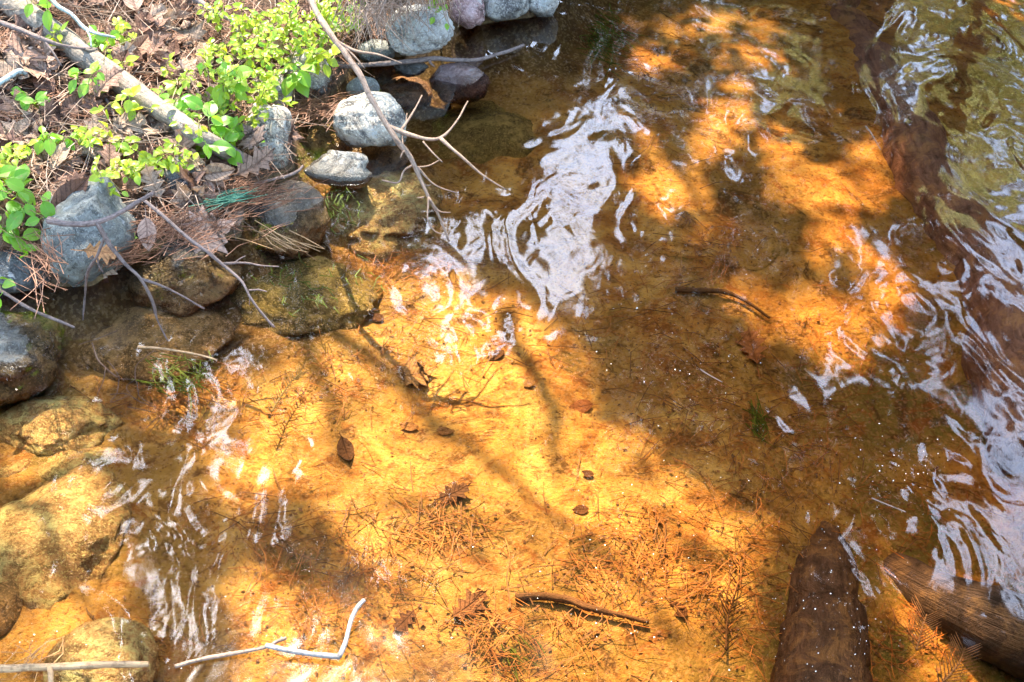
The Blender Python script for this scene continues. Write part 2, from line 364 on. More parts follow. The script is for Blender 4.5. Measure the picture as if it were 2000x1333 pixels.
def catmull(P, n):
    P = np.asarray(P, float)
    if len(P) < 3: 
        t = np.linspace(0, 1, n)[:, None]; return P[0] * (1 - t) + P[-1] * t
    Q = np.vstack([2 * P[0] - P[1], P, 2 * P[-1] - P[-2]]); out = []
    for i in range(len(P) - 1):
        a, b, c, d = Q[i:i + 4]
        for t in np.linspace(0, 1, n, endpoint=False):
            out.append(0.5 * ((2 * b) + (c - a) * t + (2 * a - 5 * b + 4 * c - d) * t * t + (3 * b - a - 3 * c + d) * t ** 3))
    out.append(P[-1]); return np.array(out)
def tube_geo(P, R, sides=7, wob=0.0, lump=0.0, seed=0):
    """closed tapered tube along P with radii R -> V, F, UV"""
    P = np.asarray(P, float); n = len(P)
    rr = np.random.default_rng(seed)
    L = np.concatenate([[0], np.cumsum(np.linalg.norm(np.diff(P, axis=0), axis=1))])
    if wob: P = P + np.stack([fbm(L * 9 + seed * 3.1 + k * 7, L * 0 + k * 5.5 + seed, 2) for k in range(3)], 1) * wob
    T = np.gradient(P, axis=0); T /= np.linalg.norm(T, axis=1)[:, None] + 1e-12
    up = np.array([0.03, 0.02, 1.0]) if abs(T[0][2]) < 0.9 else np.array([1.0, 0.1, 0])
    V = []; UV = []; F = []
    for i in range(n):
        s = np.cross(T[i], up); s /= np.linalg.norm(s) + 1e-12; q = np.cross(s, T[i])
        for k in range(sides):
            a = 2 * math.pi * k / sides
            r = R[i] * (1 + lump * float(fbm(np.array(L[i] * 18 + seed), np.array(math.cos(a) * 1.3 + 2 + math.sin(a) * 0.7), 3)))
            V.append(P[i] + r * (math.cos(a) * s + math.sin(a) * q)); UV.append((abs(2 * k / sides - 1), L[i] * 4))
    for i in range(n - 1):
        for k in range(sides):
            k2 = (k + 1) % sides
            F.append((i * sides + k, i * sides + k2, (i + 1) * sides + k2, (i + 1) * sides + k))
    F.append(tuple(range(sides - 1, -1, -1))); F.append(tuple((n - 1) * sides + k for k in range(sides)))
    return V, F, UV
def tube(name, P, r0, r1, mat, parent=None, n=6, sides=7, wob=0.0, lump=0.0, seed=0):
    Q = catmull(P, n); R = np.linspace(r0, r1, len(Q))
    V, F, UV = tube_geo(Q, R, sides, wob, lump, seed)
    return meshobj(name, V, F, mat, parent, True, UV)

# ------------------------------------------------------------------ the ground, one sheet to the horizon
def axis(lo, hi, step, far):
    a = list(np.arange(lo, hi, step)); s = step; x = hi; r = []
    while x < far: r.append(x); s *= 1.22; x += s
    s = step; x = lo - step; l = []
    while x > -far: l.append(x); s *= 1.22; x -= s
    return np.array(l[::-1] + a + r)
gx = axis(-2.4, 2.3, 0.0135, 150); gy = axis(1.55, 5.9, 0.0135, 150)
X, Y = np.meshgrid(gx, gy); Z = height(X, Y)
nx, ny = len(gx), len(gy)
idx = np.arange(nx * ny).reshape(ny, nx)
F = np.stack([idx[:-1, :-1], idx[:-1, 1:], idx[1:, 1:], idx[1:, :-1]], -1).reshape(-1, 4)
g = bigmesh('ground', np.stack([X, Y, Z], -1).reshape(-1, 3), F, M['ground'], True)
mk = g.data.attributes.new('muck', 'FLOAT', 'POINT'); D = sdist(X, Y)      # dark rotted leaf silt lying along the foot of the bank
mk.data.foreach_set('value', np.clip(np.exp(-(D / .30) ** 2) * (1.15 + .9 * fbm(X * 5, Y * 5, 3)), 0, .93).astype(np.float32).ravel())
tag(g, kind='structure')

# water: one closed body, its top at z = 0
b = 140.0
V = [(-b, -b, 0), (b, -b, 0), (b, b, 0), (-b, b, 0), (-b, -b, -6), (b, -b, -6), (b, b, -6), (-b, b, -6)]
wtr = meshobj('water', V, [(0, 1, 2, 3), (7, 6, 5, 4), (0, 4, 5, 1), (1, 5, 6, 2), (2, 6, 7, 3), (3, 7, 4, 0)], M['water'], smooth=False)
tag(wtr, kind='structure')

# ------------------------------------------------------------------ rocks
def icosphere(n):
    import bmesh
    bm = bmesh.new(); bmesh.ops.create_icosphere(bm, subdivisions=n, radius=1.0)
    V = np.array([v.co[:] for v in bm.verts]); F = [tuple(v.index for v in f.verts) for f in bm.faces]; bm.free(); return V, F
ICO = {4: icosphere(4), 5: icosphere(5)}
U = 'boulders lying under the water'
def rock(label, box, zc, mat, hr=0.75, seed=0, facets=7, cut=0.80, rough=0.16, cat='rock', group=None, detail=4, name='rock', yaw=0.0, roll=0.0):
    if group == U: zc -= .016
    x0, y0, x1, y1 = box; cx, cy = (x0 + x1) / 2, (y0 + y1) / 2
    rr = np.random.default_rng(seed + 100)
    V0, Fc = ICO[detail]; V = V0.copy()
    for k in range(facets):                                    # flat broken faces
        nrm = rr.normal(size=3); nrm[2] *= 0.8; nrm /= np.linalg.norm(nrm)
        c = cut + rr.uniform(-0.08, 0.14); dd = V @ nrm
        V = V - np.outer(np.maximum(dd - c, 0) * 0.9, nrm)
    off = Vector(rr.uniform(-20, 20, 3))
    N = np.array([mnoise.fractal(Vector(v) * 1.3 + off, 1.0, 2.1, 4) for v in V0])
    N2 = np.array([mnoise.fractal(Vector(v) * 6.0 + off, 0.9, 2.1, 3) for v in V0])
    V = V * (1 + 1.25 * rough * N + 0.032 * N2)[:, None]
    cy_, sy_ = math.cos(yaw), math.sin(yaw)
    V = V @ np.array([[cy_, -sy_, 0], [sy_, cy_, 0], [0, 0, 1]]).T
    P = at(cx, cy, zc); th = math.atan2(CAM_H - zc, np.hypot(P[0], P[1])); _, _, dep = proj(P)
    a = (x1 - x0) / 2 * dep / FPX; v = (y1 - y0) / 2 * dep / FPX
    bb = v / math.sqrt(math.sin(th) ** 2 + (hr * math.cos(th)) ** 2); c = hr * bb
    sc = np.array([a, bb, c]); C = P.copy()
    cr, sr = math.cos(roll), math.sin(roll)
    RR = np.array([[cr, 0, sr], [0, 1, 0], [-sr, 0, cr]])
    for it in range(4):
        Wd = (V * sc) @ RR.T + C; u, q, d = proj(Wd)
        sc[0] *= (x1 - x0) / (u.max() - u.min()); k = (y1 - y0) / (q.max() - q.min()); sc[1:] *= k
        Wd = (V * sc) @ RR.T + C; u, q, d = proj(Wd)
        C = C + (at(cx, cy, zc) - at((u.max() + u.min()) / 2, (q.max() + q.min()) / 2, zc))
    o = meshobj(name, (V * sc) @ RR.T, Fc, M[mat]); o.location = C
    tag(o, label, cat, group); return o

# stones of the bank and the water's edge, standing clear of the water
rock('large pale grey granite boulder under the grassy overhang, grey stick before it', (752, 8, 888, 110), 0.13, 'pale', 0.95, 1, 8, detail=5)
rock('reddish grey boulder capped with dark moss at the far waterline', (878, -25, 948, 58), 0.08, 'red', 1.0, 2)
rock('blue grey boulder with a pale streak at the far waterline', (942, -35, 1034, 44), 0.07, 'grey', 0.9, 3, 5)
rock('small pale boulder with a brown stain, end of the far row', (1030, -40, 1092, 36), 0.06, 'pale', 0.9, 4, 5)
rock('grey dome shaped stone inside the dark hollow', (697, 76, 772, 128), 0.04, 'blue', 0.9, 5, 3, 0.92, 0.08)
rock('grey stone with black patches below the yellow shrub', (553, 92, 648, 186), 0.09, 'grey', 1.0, 6, 9)
rock('smooth grey stone half under the green leaves', (484, 140, 572, 218), 0.09, 'grey', 0.9, 7, 4, 0.9, 0.08)
rock('small smooth slate grey stone behind the speckled boulder', (676, 148, 742, 196), 0.03, 'blue', 0.7, 8, 3, 0.92, 0.08)
rock('speckled black and white boulder with the bare branch across it', (650, 178, 796, 290), 0.05, 'mottled', 0.85, 9, 6, 0.86, 0.10, detail=5)
rock('flat dark slab under the grey stick', (768, 116, 838, 152), 0.0, 'black', 0.6, 10, 8)
rock('wet pinkish red rock breaking the water beyond the grey stick', (838, 122, 958, 205), -0.035, 'red', 0.75, 11, 6)
rock('tall lichen covered boulder at the foot of the bank', (472, 198, 574, 345), 0.07, 'mottled', 1.1, 12, 8, detail=5)
rock('sunlit pointed stone with a shaded left face, just out of the water', (592, 293, 728, 372), 0.0, 'mottled', 0.8, 13, 9, 0.74)
rock('broad wet brown rock with a white sunlit stripe', (462, 352, 645, 512), -0.07, 'brown', 0.6, 14, 7, detail=5)
rock('black stone buried in the bank under the log end', (300, 300, 412, 405), 0.12, 'black', 0.8, 15, 8)
rock('big rounded blue grey boulder with a rust oak leaf on it', (78, 345, 268, 575), 0.10, 'blue', 1.15, 16, 6, 0.80, 0.14, detail=5, roll=.35)
rock('dark green grey boulder at the left edge beside the blue grey boulder', (-70, 482, 100, 575), 0.03, 'black', 0.8, 17, 4, 0.9)
rock('flat brown rock with dry top and a pale dead leaf on it', (222, 448, 478, 628), -0.085, 'brown', 0.5, 18, 7, detail=5)
rock('wet boulder at the left edge with a sunlit crown above water', (-75, 608, 122, 795), -0.075, 'mottled', 0.65, 19, 5, 0.86, detail=5)
# stones that lie under water
rock('long submerged brown boulder with mottled sunlight below the twig tips', (120, 592, 462, 772), -0.16, 'brown', 0.45, 20, 5, group=U, detail=5)
rock('broad submerged olive boulder covered in green algae', (436, 500, 748, 672), -0.16, 'olive', 0.5, 21, 4, 0.88, group=U, detail=5)
rock('submerged tan ledge of rock beside the brown wet rock', (628, 334, 872, 545), -0.16, 'ochre', 0.5, 22, 6, group=U, detail=5, rough=0.3)
rock('submerged ochre boulder in front of the wet boulder', (-30, 768, 245, 905), -0.17, 'ochre', 0.5, 23, 6, group=U, detail=5)
rock('very large sunlit ochre boulder under water at the left edge', (-80, 905, 262, 1235), -0.22, 'ochre', 0.42, 24, 6, group=U, detail=5)
rock('narrow curved submerged ochre stone above the very large one', (55, 852, 235, 985), -0.21, 'ochre', 0.5, 25, 7, group=U)
rock('small submerged ochre stone cut by the left edge', (-60, 868, 85, 960), -0.20, 'ochre', 0.5, 26, 5, group=U)
rock('yellowish submerged stone at the lower left with a stick across it', (82, 1205, 312, 1400), -0.17, 'ochre', 0.55, 27, 3, 0.92, 0.08, group=U, detail=5)
rock('submerged brown stone at the left edge above the orange stick', (-90, 1100, 55, 1270), -0.20, 'brown', 0.5, 28, 5, group=U)
rock('broad submerged olive boulder beyond the bare branch', (792, 192, 1085, 360), -0.24, 'olive', 0.5, 29, 4, 0.88, group=U, detail=5)
rock('submerged dark brown stone behind the speckled boulder', (732, 145, 848, 225), -0.10, 'maroon', 0.6, 30, 5, group=U)
rock('submerged grey green stone between the grey stick and the far boulders', (845, 54, 962, 118), -0.10, 'olive', 0.6, 31, 5, group=U)
rock('submerged reddish stone right of the wet red rock', (925, 130, 1075, 225), -0.20, 'maroon', 0.5, 32, 5, group=U)
rock('submerged yellow green boulder beside the orange sand', (1045, 95, 1205, 235), -0.28, 'olive', 0.45, 33, 5, group=U)
rock('submerged brown stone in the shade beside the very large ochre boulder', (258, 835, 425, 1100), -0.30, 'brown', 0.4, 47, 5, group=U)
rock('flat submerged reddish brown slab left of the white twig', (385, 1075, 575, 1215), -0.29, 'maroon', 0.3, 35, 7, group=U)
rock('submerged brown stone under the speckled boulder', (640, 250, 805, 345), -0.13, 'brown', 0.5, 36, 5, group=U)
rock('submerged orange brown pebbly stone behind the sunlit pointed stone', (560, 205, 700, 335), -0.09, 'brown', 0.5, 37, 7, group=U)
rock('rounded sunlit orange mound of stone under water at the top', (1195, 22, 1320, 115), -0.27, 'ochre', 0.5, 38, 3, 0.92, group=U)
rock('dark submerged stone under the far row of boulders', (955, 25, 1105, 95), -0.14, 'maroon', 0.5, 39, 6, group=U)
rock('small dark submerged stone at the lower left in foam', (-20, 1225, 110, 1345), -0.25, 'black', 0.5, 40, 6, group=U)

# ------------------------------------------------------------------ logs, branches and sticks (pixel x, y, height above water)
def path(pts): return [at(x, y, z) for x, y, z in pts]
def gpath(pts): 
    out = []
    for x, y, dz in pts:
        z = 0.1
        for k in range(20):
            P = at(x, y, z); z = 0.55 * z + 0.45 * (float(height(P[0], P[1])) + dz)
        out.append(at(x, y, z))
    return out
def branch(name, label, cat, P, r0, r1, mat, sides=(), part='side_twig', n=7, wob=0.006, seed=0, group=None, lump=0.6, segs=8):
    o = tube(name, P, r0, r1, M[mat], None, n, segs, wob, lump, seed)
    tag(o, label, cat, group)
    for k, (Q, a, bb) in enumerate(sides): tube(part, Q, a, bb, M[mat], o, 5, 6, wob * 0.7, lump, seed + 11 + k)
    return o
branch('fallen_log', 'weathered grey barkless log slanting down the leafy bank', 'log',
       gpath([(-60, -70, .06), (40, 20, .06), (140, 90, .06), (230, 155, .06), (310, 212, .075), (395, 268, .085), (478, 318, .07)]), 0.046, 0.025, 'log', n=10, seed=3, segs=16, lump=0.16,
       sides=[(gpath([(150, 88, .09), (172, 98, .11), (190, 97, .13)]), .006, .003)], part='branch_stub')
branch('overhanging_branch', 'bare tan branch reaching from the bank over the water', 'branch',
       path([(592, -40, .62), (612, 10, .60), (650, 72, .56), (690, 130, .52), (732, 205, .46), (765, 258, .42), (793, 300, .37), (815, 338, .33), (840, 390, .27), (858, 425, .22), (876, 472, .15)]), 0.0115, 0.003, 'tan', n=8, seed=4,
       sides=[(path([(757, 245, .43), (800, 262, .42), (855, 272, .41), (890, 240, .42), (915, 198, .44)]), .0055, .0022),
              (path([(860, 270, .41), (900, 305, .38), (945, 345, .33), (988, 370, .29)]), .0045, .002),
              (path([(782, 258, .42), (805, 225, .44), (824, 186, .46)]), .004, .002),
              (path([(795, 240, .43), (797, 222, .44)]), .002, .0015),
              (path([(826, 275, .41), (848, 300, .39), (864, 316, .37)]), .0028, .0018),
              (path([(812, 328, .34), (838, 325, .33), (858, 315, .33)]), .0025, .0015),
              (path([(806, 325, .35), (790, 335, .34), (776, 357, .33), (745, 352, .33)]), .0035, .002),
              (path([(815, 328, .34), (850, 362, .30), (893, 378, .27)]), .0035, .002),
              (path([(800, 312, .36), (788, 296, .38), (780, 308, .38)]), .003, .0015),
              (path([(838, 385, .28), (836, 428, .24), (850, 452, .21), (868, 458, .20)]), .003, .0018),
              (path([(838, 388, .28), (858, 412, .25), (880, 416, .24)]), .0028, .0016),
              (path([(788, 290, .38), (787, 270, .39), (790, 262, .40)]), .002, .0015),
              (path([(822, 355, .31), (834, 364, .30), (842, 362, .30)]), .0022, .0014),
              (path([(828, 385, .28), (814, 386, .28)]), .002, .0014),
              (path([(660, 80, .56), (690, 98, .55), (735, 105, .55), (785, 124, .53)]), .0045, .0018),
              (path([(668, 90, .55), (695, 115, .54), (712, 135, .52)]), .003, .0014)])
branch('grey_stick', 'long grey stick lying across the water before the pale boulder', 'stick',
       path([(655, 128, .045), (700, 128, .045), (760, 124, .045), (840, 115, .04), (880, 118, .03), (930, 116, .02), (975, 105, .015), (1022, 90, .01)]), 0.012, 0.005, 'bark', seed=5,
       sides=[(path([(838, 118, .04), (843, 125, .03), (850, 131, .02)]), .004, .002)])
branch('forked_twig', 'grey forked twig arching over the blue grey boulder into the water', 'branch',
       path([(96, 430, .36), (140, 438, .36), (190, 434, .36), (235, 415, .36), (270, 395, .36), (300, 378, .36)]), 0.0105, 0.005, 'bark', seed=6,
       sides=[(path([(190, 436, .36), (215, 478, .30), (245, 515, .25), (275, 546, .21), (297, 590, .14), (308, 625, .08), (330, 667, .01)]), .006, .0028),
              (path([(275, 545, .21), (310, 556, .19), (350, 575, .15), (400, 604, .09)]), .0042, .0022),
              (path([(207, 455, .33), (192, 495, .27), (172, 530, .20), (166, 575, .10), (163, 626, .02)]), .0045, .0028),
              (path([(191, 505, .25), (194, 520, .23), (202, 533, .21)]), .003, .0018)])
branch('trailing_twig', 'slender grey twig slanting from the bank litter to the olive boulder', 'branch',
       path([(280, 390, .28), (320, 422, .25), (365, 462, .21), (405, 490, .18), (438, 518, .14), (470, 548, .11), (487, 580, .08), (508, 612, .04), (536, 640, .0)]), 0.0062, 0.0028, 'bark', seed=7,
       sides=[(path([(438, 516, .14), (480, 514, .13), (510, 519, .12), (545, 521, .11)]), .0035, .0018),
              (path([(455, 514, .13), (468, 505, .13), (480, 499, .13)]), .0025, .0015),
              (path([(486, 568, .08), (505, 567, .08), (522, 571, .08)]), .003, .0018), (path([(490, 580, .08), (488, 598, .06)]), .002, .0014)])
branch('thin_twig', 'straight thin twig at the left edge above the wet boulder', 'stick',
       path([(-30, 555, .16), (10, 574, .14), (50, 598, .11), (100, 623, .07), (144, 642, .04)]), 0.0062, 0.0036, 'bark', seed=8,
       sides=[(path([(65, 605, .10), (82, 613, .09), (96, 619, .075)]), .003, .0018)])
branch('white_twig', 'bleached white bent twig lying on the water at the bottom', 'stick',
       path([(520, 1262, .012), (560, 1270, .014), (620, 1277, .014), (664, 1284, .012)]), 0.0066, 0.0056, 'white', seed=9, n=8,
       sides=[(path([(662, 1284, .012), (676, 1255, .016), (686, 1215, .02), (698, 1190, .02), (712, 1173, .02)]), .0058, .005)], part='upright_arm')
branch('tan_twig', 'long thin tan twig running into the white bent twig', 'stick',
       path([(343, 1303, .006), (390, 1288, .008), (450, 1276, .01), (520, 1264, .012), (540, 1254, .014), (560, 1246, .018)]), 0.0048, 0.004, 'tan', seed=10)
branch('orange_stick', 'orange brown stick at the lower left edge over the yellowish stone', 'stick',
       path([(-40, 1304, .012), (40, 1303, .012), (100, 1303, .008), (190, 1300, .006), (290, 1298, .004)]), 0.0105, 0.006, 'stick', seed=12,
       sides=[(path([(96, 1303, .01), (98, 1318, .01), (97, 1345, .01)]), .006, .005)])
branch('sunken_stick', 'thin reddish stick lying flat on the water below the twig tips', 'stick', path([(270, 678, .0), (340, 685, .004), (425, 704, .006)]), 0.004, 0.002, 'stick', seed=13)
branch('sunken_branch', 'dark crooked stick on the sunlit sand near the bottom', 'stick',
       gpath([(1005, 1166, .015), (1060, 1165, .02), (1110, 1172, .02), (1155, 1190, .02), (1210, 1203, .02), (1265, 1213, .015)]), 0.0105, 0.006, 'darkwood', seed=14)
branch('curved_sunken_stick', 'curved dark stick under water beside an orange patch of sand', 'stick',
       gpath([(1320, 565, .015), (1370, 566, .02), (1420, 572, .02), (1465, 592, .02), (1505, 622, .015)]), 0.009, 0.004, 'darkwood', seed=15)
branch('sunken_log_shape', 'long reddish brown log form standing in for a reflected trunk on the right', 'log',
       path([(1560, -60, -.34), (1625, 20, -.33), (1690, 130, -.32), (1745, 230, -.32), (1790, 330, -.33), (1850, 430, -.35), (1935, 560, -.37), (1985, 720, -.38), (2040, 900, -.38)]), 0.115, 0.15, 'trunkband', n=9, seed=16, segs=16, lump=0.28, wob=0.03)  # added log shape in place of a trunk's dark reflection over shaded bed
branch('sunken_log_shape', 'grey brown sunken log with fine grain at the lower right corner', 'log',
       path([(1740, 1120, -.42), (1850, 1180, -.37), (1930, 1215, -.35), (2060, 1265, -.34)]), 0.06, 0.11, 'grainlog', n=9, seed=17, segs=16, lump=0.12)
branch('sunken_log_shape', 'broad dark waterlogged log under specks, pointing at the bottom edge', 'log', path([(1592, 1020, -.44), (1604, 1110, -.40), (1608, 1220, -.38), (1600, 1330, -.37), (1594, 1480, -.37)]), 0.08, 0.135, 'siltlog', n=9, seed=40, segs=16, lump=.2, wob=.02)
branch('bare_branch', 'grey branch crossing the log at the top left corner', 'branch',
       gpath([(-40, 30, .12), (30, 55, .12), (90, 80, .11), (130, 92, .10), (190, 97, .10)]), 0.0095, 0.004, 'bark', seed=18,
       sides=[(gpath([(88, 80, .11), (103, 103, .10), (120, 128, .08)]), .005, .002)])
branch('lichen_branch', 'lichen grey branch leaning over the log at the top', 'branch', gpath([(95, -20, .16), (110, 8, .15), (140, 28, .14), (165, 55, .13), (195, 68, .12), (225, 75, .11)]), 0.008, 0.004, 'lichen', seed=19,
       sides=[(gpath([(168, 58, .13), (175, 75, .12), (178, 92, .11)]), .004, .002)])
branch('lichen_stub', 'short stub furred with pale lichen at the left edge', 'branch', gpath([(-25, 178, .07), (10, 158, .07), (35, 142, .07), (55, 145, .06)]), 0.011, 0.006, 'lichen', seed=20, lump=0.8)
branch('bare_branch', 'pale broken branch above the yellow shrub at the top', 'branch', gpath([(350, -20, .12), (400, 10, .12), (435, 32, .12), (458, 42, .12)]), 0.010, 0.007, 'bark', seed=21,
       sides=[(gpath([(445, 38, .12), (458, 55, .11), (470, 72, .10), (488, 84, .08)]), .0045, .002)])
branch('twig', 'short brown stick standing in the litter right of the log', 'stick', gpath([(350, 120, .03), (375, 160, .03), (395, 195, .02)]), .006, .003, 'bark', seed=22)
branch('twig', 'pale split piece of wood above the log in the sunny litter', 'stick', gpath([(285, 35, .03), (315, 52, .03), (365, 62, .02)]), .013, .007, 'log', seed=23)
branch('twig', 'brown root like stick bending below the log', 'stick', gpath([(152, 142, .03), (145, 165, .04), (138, 182, .04), (112, 190, .03)]), .007, .004, 'tan', seed=24)
branch('twig', 'thin stick among the dead leaves at the left edge', 'stick', gpath([(-20, 300, .06), (20, 318, .06), (55, 345, .05)]), .004, .002, 'tan', seed=25)
branch('twig', 'dark stick under the dead leaves left of the grey boulder', 'stick', gpath([(205, 190, .03), (222, 220, .03), (238, 275, .02)]), .005, .003, 'bark', seed=26)
branch('twig', 'wet dark stick bundled with needles above the brown rock', 'stick', path([(470, 372, .08), (520, 355, .06), (578, 338, .04), (592, 325, .04)]), .006, .004, 'bark', seed=27)
for i, (pts, lab) in enumerate([([(1690, 248, -.0), (1705, 270, .0), (1718, 294, .0)], 'pale twig afloat above the long reddish log form'),
                   ([(1368, 735 - 15, .002), (1385, 732, .002), (1410, 748, .002)], 'reddish twig afloat in the specks near the middle'),
                   ([(1700, 975, .002), (1730, 986, .002), (1768, 1000, .002)], 'reddish needle pair afloat on the dark water at the right')]):
    branch('floating_twig', lab, 'twig', path(pts), .0022, .0014, 'tan', seed=30 + i)

# ------------------------------------------------------------------ leaf shapes
def outline(kind):
    if kind == 'oak':
        L = [(0, 0), (.05, .12), (.20, .20), (.10, .30), (.30, .42), (.14, .52), (.34, .68), (.14, .72), (.18, .86), (0.03, .90), (0, 1)]
    elif kind == 'maple':
        L = [(0, 0), (.22, .04), (.34, -.04), (.30, .14), (.55, .22), (.40, .32), (.62, .52), (.40, .50), (.36, .62), (.20, .55), (.16, .74), (.10, .80), (0, 1)]
    elif kind == 'beech':
        L = [(0, 0), (.14, .10), (.24, .28), (.27, .45), (.23, .64), (.14, .82), (.05, .94), (0, 1)]
    else:
        L = [(0, 0), (.20, .12), (.32, .32), (.33, .50), (.25, .70), (.12, .87), (0, 1)]
    return L
def leaf_mesh(kind, mat, curl, fold, twist, seed):
    L = outline(kind); V = []; F = []
    rr = np.random.default_rng(seed); ph = rr.uniform(0, 6)
    for side in (-1, 1):
        base = len(V)
        for x, y in L:
            for s in (0.0, 0.5, 1.0):
                X = x * s * side; yy = y if s > 0 else np.clip(y, 0, 1)
                z = fold * abs(X) + curl * (yy - 0.5) ** 2 + twist * X * (yy - .4) + 0.05 * math.sin(7 * yy + ph + 3 * side * s) * s * (abs(curl) + .3) - 0.5 * abs(curl) * X * X
                V.append((X, yy, z))
        for i in range(len(L) - 1):
            for k in range(2):
                a = base + i * 3 + k; q = (a, a + 1, a + 4, a + 3)
                F.append(q if side > 0 else q[::-1])
    stem = len(V); V += [(-.012, -.28, .02), (.012, -.28, .02), (.012, 0.02, 0.005), (-.012, 0.02, 0.005)]; F.append((stem, stem + 1, stem + 2, stem + 3))
    me = bpy.data.meshes.new('leaf_' + kind); me.from_pydata(V, [], F); me.materials.append(mat)
    me.polygons.foreach_set('use_smooth', [True] * len(F)); me.update(); return me
def place(name, me, P, size, yaw, nrm, tilt=0.0, parent=None, tiltdir=None):
    n = Vector(nrm).normalized()
    q = Vector((0, 0, 1)).rotation_difference(n)
    Mx = Matrix.Translation(Vector(P)) @ q.to_matrix().to_4x4() @ Matrix.Rotation(yaw, 4, 'Z') @ Matrix.Rotation(tilt, 4, 'X' if tiltdir is None else tiltdir) @ Matrix.Scale(size, 4)
    o = bpy.data.objects.new(name, me); COL.objects.link(o)
    if parent is not None:
        o.parent = parent; o.matrix_parent_inverse = Matrix.Identity(4); Mx = parent.matrix_world.inverted() @ Mx
    o.matrix_basis = Mx; return o
SHP = [('oak', .5, .25, .4), ('oak', -.4, .35, -.3), ('maple', .5, .2, .3), ('maple', -.5, .3, .5), ('beech', .6, .5, .4), ('beech', -.5, .3, -.6), ('beech', .3, .9, .2), ('oak', .9, .5, .8), ('maple', .9, .5, -.4), ('oval', .5, .4, .3)]
DEADK = [{'oak': 'lobed', 'maple': 'pointed', 'beech': 'narrow', 'oval': 'oval'}[q[0]] for q in SHP]
DEADM = [[leaf_mesh(k, M[m], c, f, t, i) for i, (k, c, f, t) in enumerate(SHP)] for m in ('deadA', 'deadB', 'deadC')]
# litter leaves on the bank, one thing each
rl = random.Random(3); count = 0; tries = 0
while count < 290 and tries < 4000:
    tries += 1
    px = rl.uniform(-40, 620); py = rl.uniform(-40, 500)
    if px > 420 and rl.random() < 0.75: continue
    P = ground(px, py); d = float(sdist(P[0], P[1]))
    if d < 0.015 or P[2] < 0.02: continue
    nr = gnormal(P[0], P[1], .05)
    P[2] += rl.uniform(0.01, 0.045)
    ki = rl.randrange(len(DEADK)); ci = rl.randrange(3); big = rl.random() < .4
    lu = (px - 20) * 0.70 - (py - 0)                                # above or below the slanting log
    place_ = 'at the left edge of the bank' if px < 120 and lu < -60 else 'among the stones by the waterline' if d < .2 else 'in the litter above the log' if lu > 0 else 'in the litter below the log'
    o = place('dead_leaf', DEADM[ci][ki], P, rl.uniform(.10, .15) if big else rl.uniform(.055, .09), rl.uniform(0, 6.28), nr + np.array([rl.uniform(-.5, .5), rl.uniform(-.8, .2), 0]), rl.uniform(-.3, .3))
    tag(o, ('large ' if big else 'small ') + ('dark brown ', 'pinkish brown ', 'pale tan ')[ci] + DEADK[ki] + ' dead leaf ' + place_, 'dead leaf', 'dead leaves littering the bank'); count += 1
def lone(label, kind, mat, px, py, z, size, yaw, curl=.2, fold=.15, tilt=0.0, nrm=(0, -.15, 1), group=None, name='dead_leaf'):
    me = leaf_mesh(kind, M[mat], curl, fold, .2, int(px + py))
    P = at(px, py, z) if z is not None else ground(px, py) + np.array([0, 0, .03])
    return tag(place(name, me, P, size, math.radians(yaw), nrm, tilt), label, 'dead leaf', group)
lone('broad pinkish brown dead leaf at the left edge of the bank', 'maple', 'pinkleaf', 60, 290, None, .19, 160, nrm=(.1, -.5, 1))
lone('sunlit pale dead leaf lying on the flat brown rock', 'maple', 'pinkleaf', 372, 470, .085, .15, -60, nrm=(.1, -.5, 1))
lone('rust orange oak leaf on the blue grey boulder', 'oak', 'rust', 160, 490, .235, .105, -92, nrm=(.1, -.8, 1), curl=.3)
lone('upright brown oak leaf beside the lichen covered boulder', 'oak', 'dead', 462, 348, .10, .15, -60, curl=.6, fold=.5, nrm=(-.2, -.8, 1))
lone('brown maple leaf propped left of the lichen boulder', 'maple', 'dead', 505, 285, .16, .09, 30, curl=.5, nrm=(-.3, -.8, 1))
lone('tan dead leaf curled in the sunny litter above the log', 'beech', 'pinkleaf', 270, 45, None, .12, 20, curl=.6, fold=.6, nrm=(.2, -.6, 1))
lone('pale dead leaf leaning below the log', 'oak', 'pinkleaf', 90, 165, None, .13, 10, curl=.4, fold=.3, nrm=(.3, -.9, 1))
lone('tan dead leaf hanging over the black stone', 'beech', 'pinkleaf', 262, 262, None, .12, 190, curl=.3, fold=.3, nrm=(.2, -.9, 1))
lone('mauve dead leaf leaning on the black stone', 'beech', 'pinkleaf', 408, 350, .15, .085, 170, curl=.3, nrm=(-.2, -.9, 1))
lone('pale folded leaf right of the blue grey boulder', 'beech', 'pinkleaf', 285, 425, .17, .10, 190, curl=.3, fold=.4, nrm=(.2, -.9, 1))
Ug = 'leaves lying on the bed of the water'
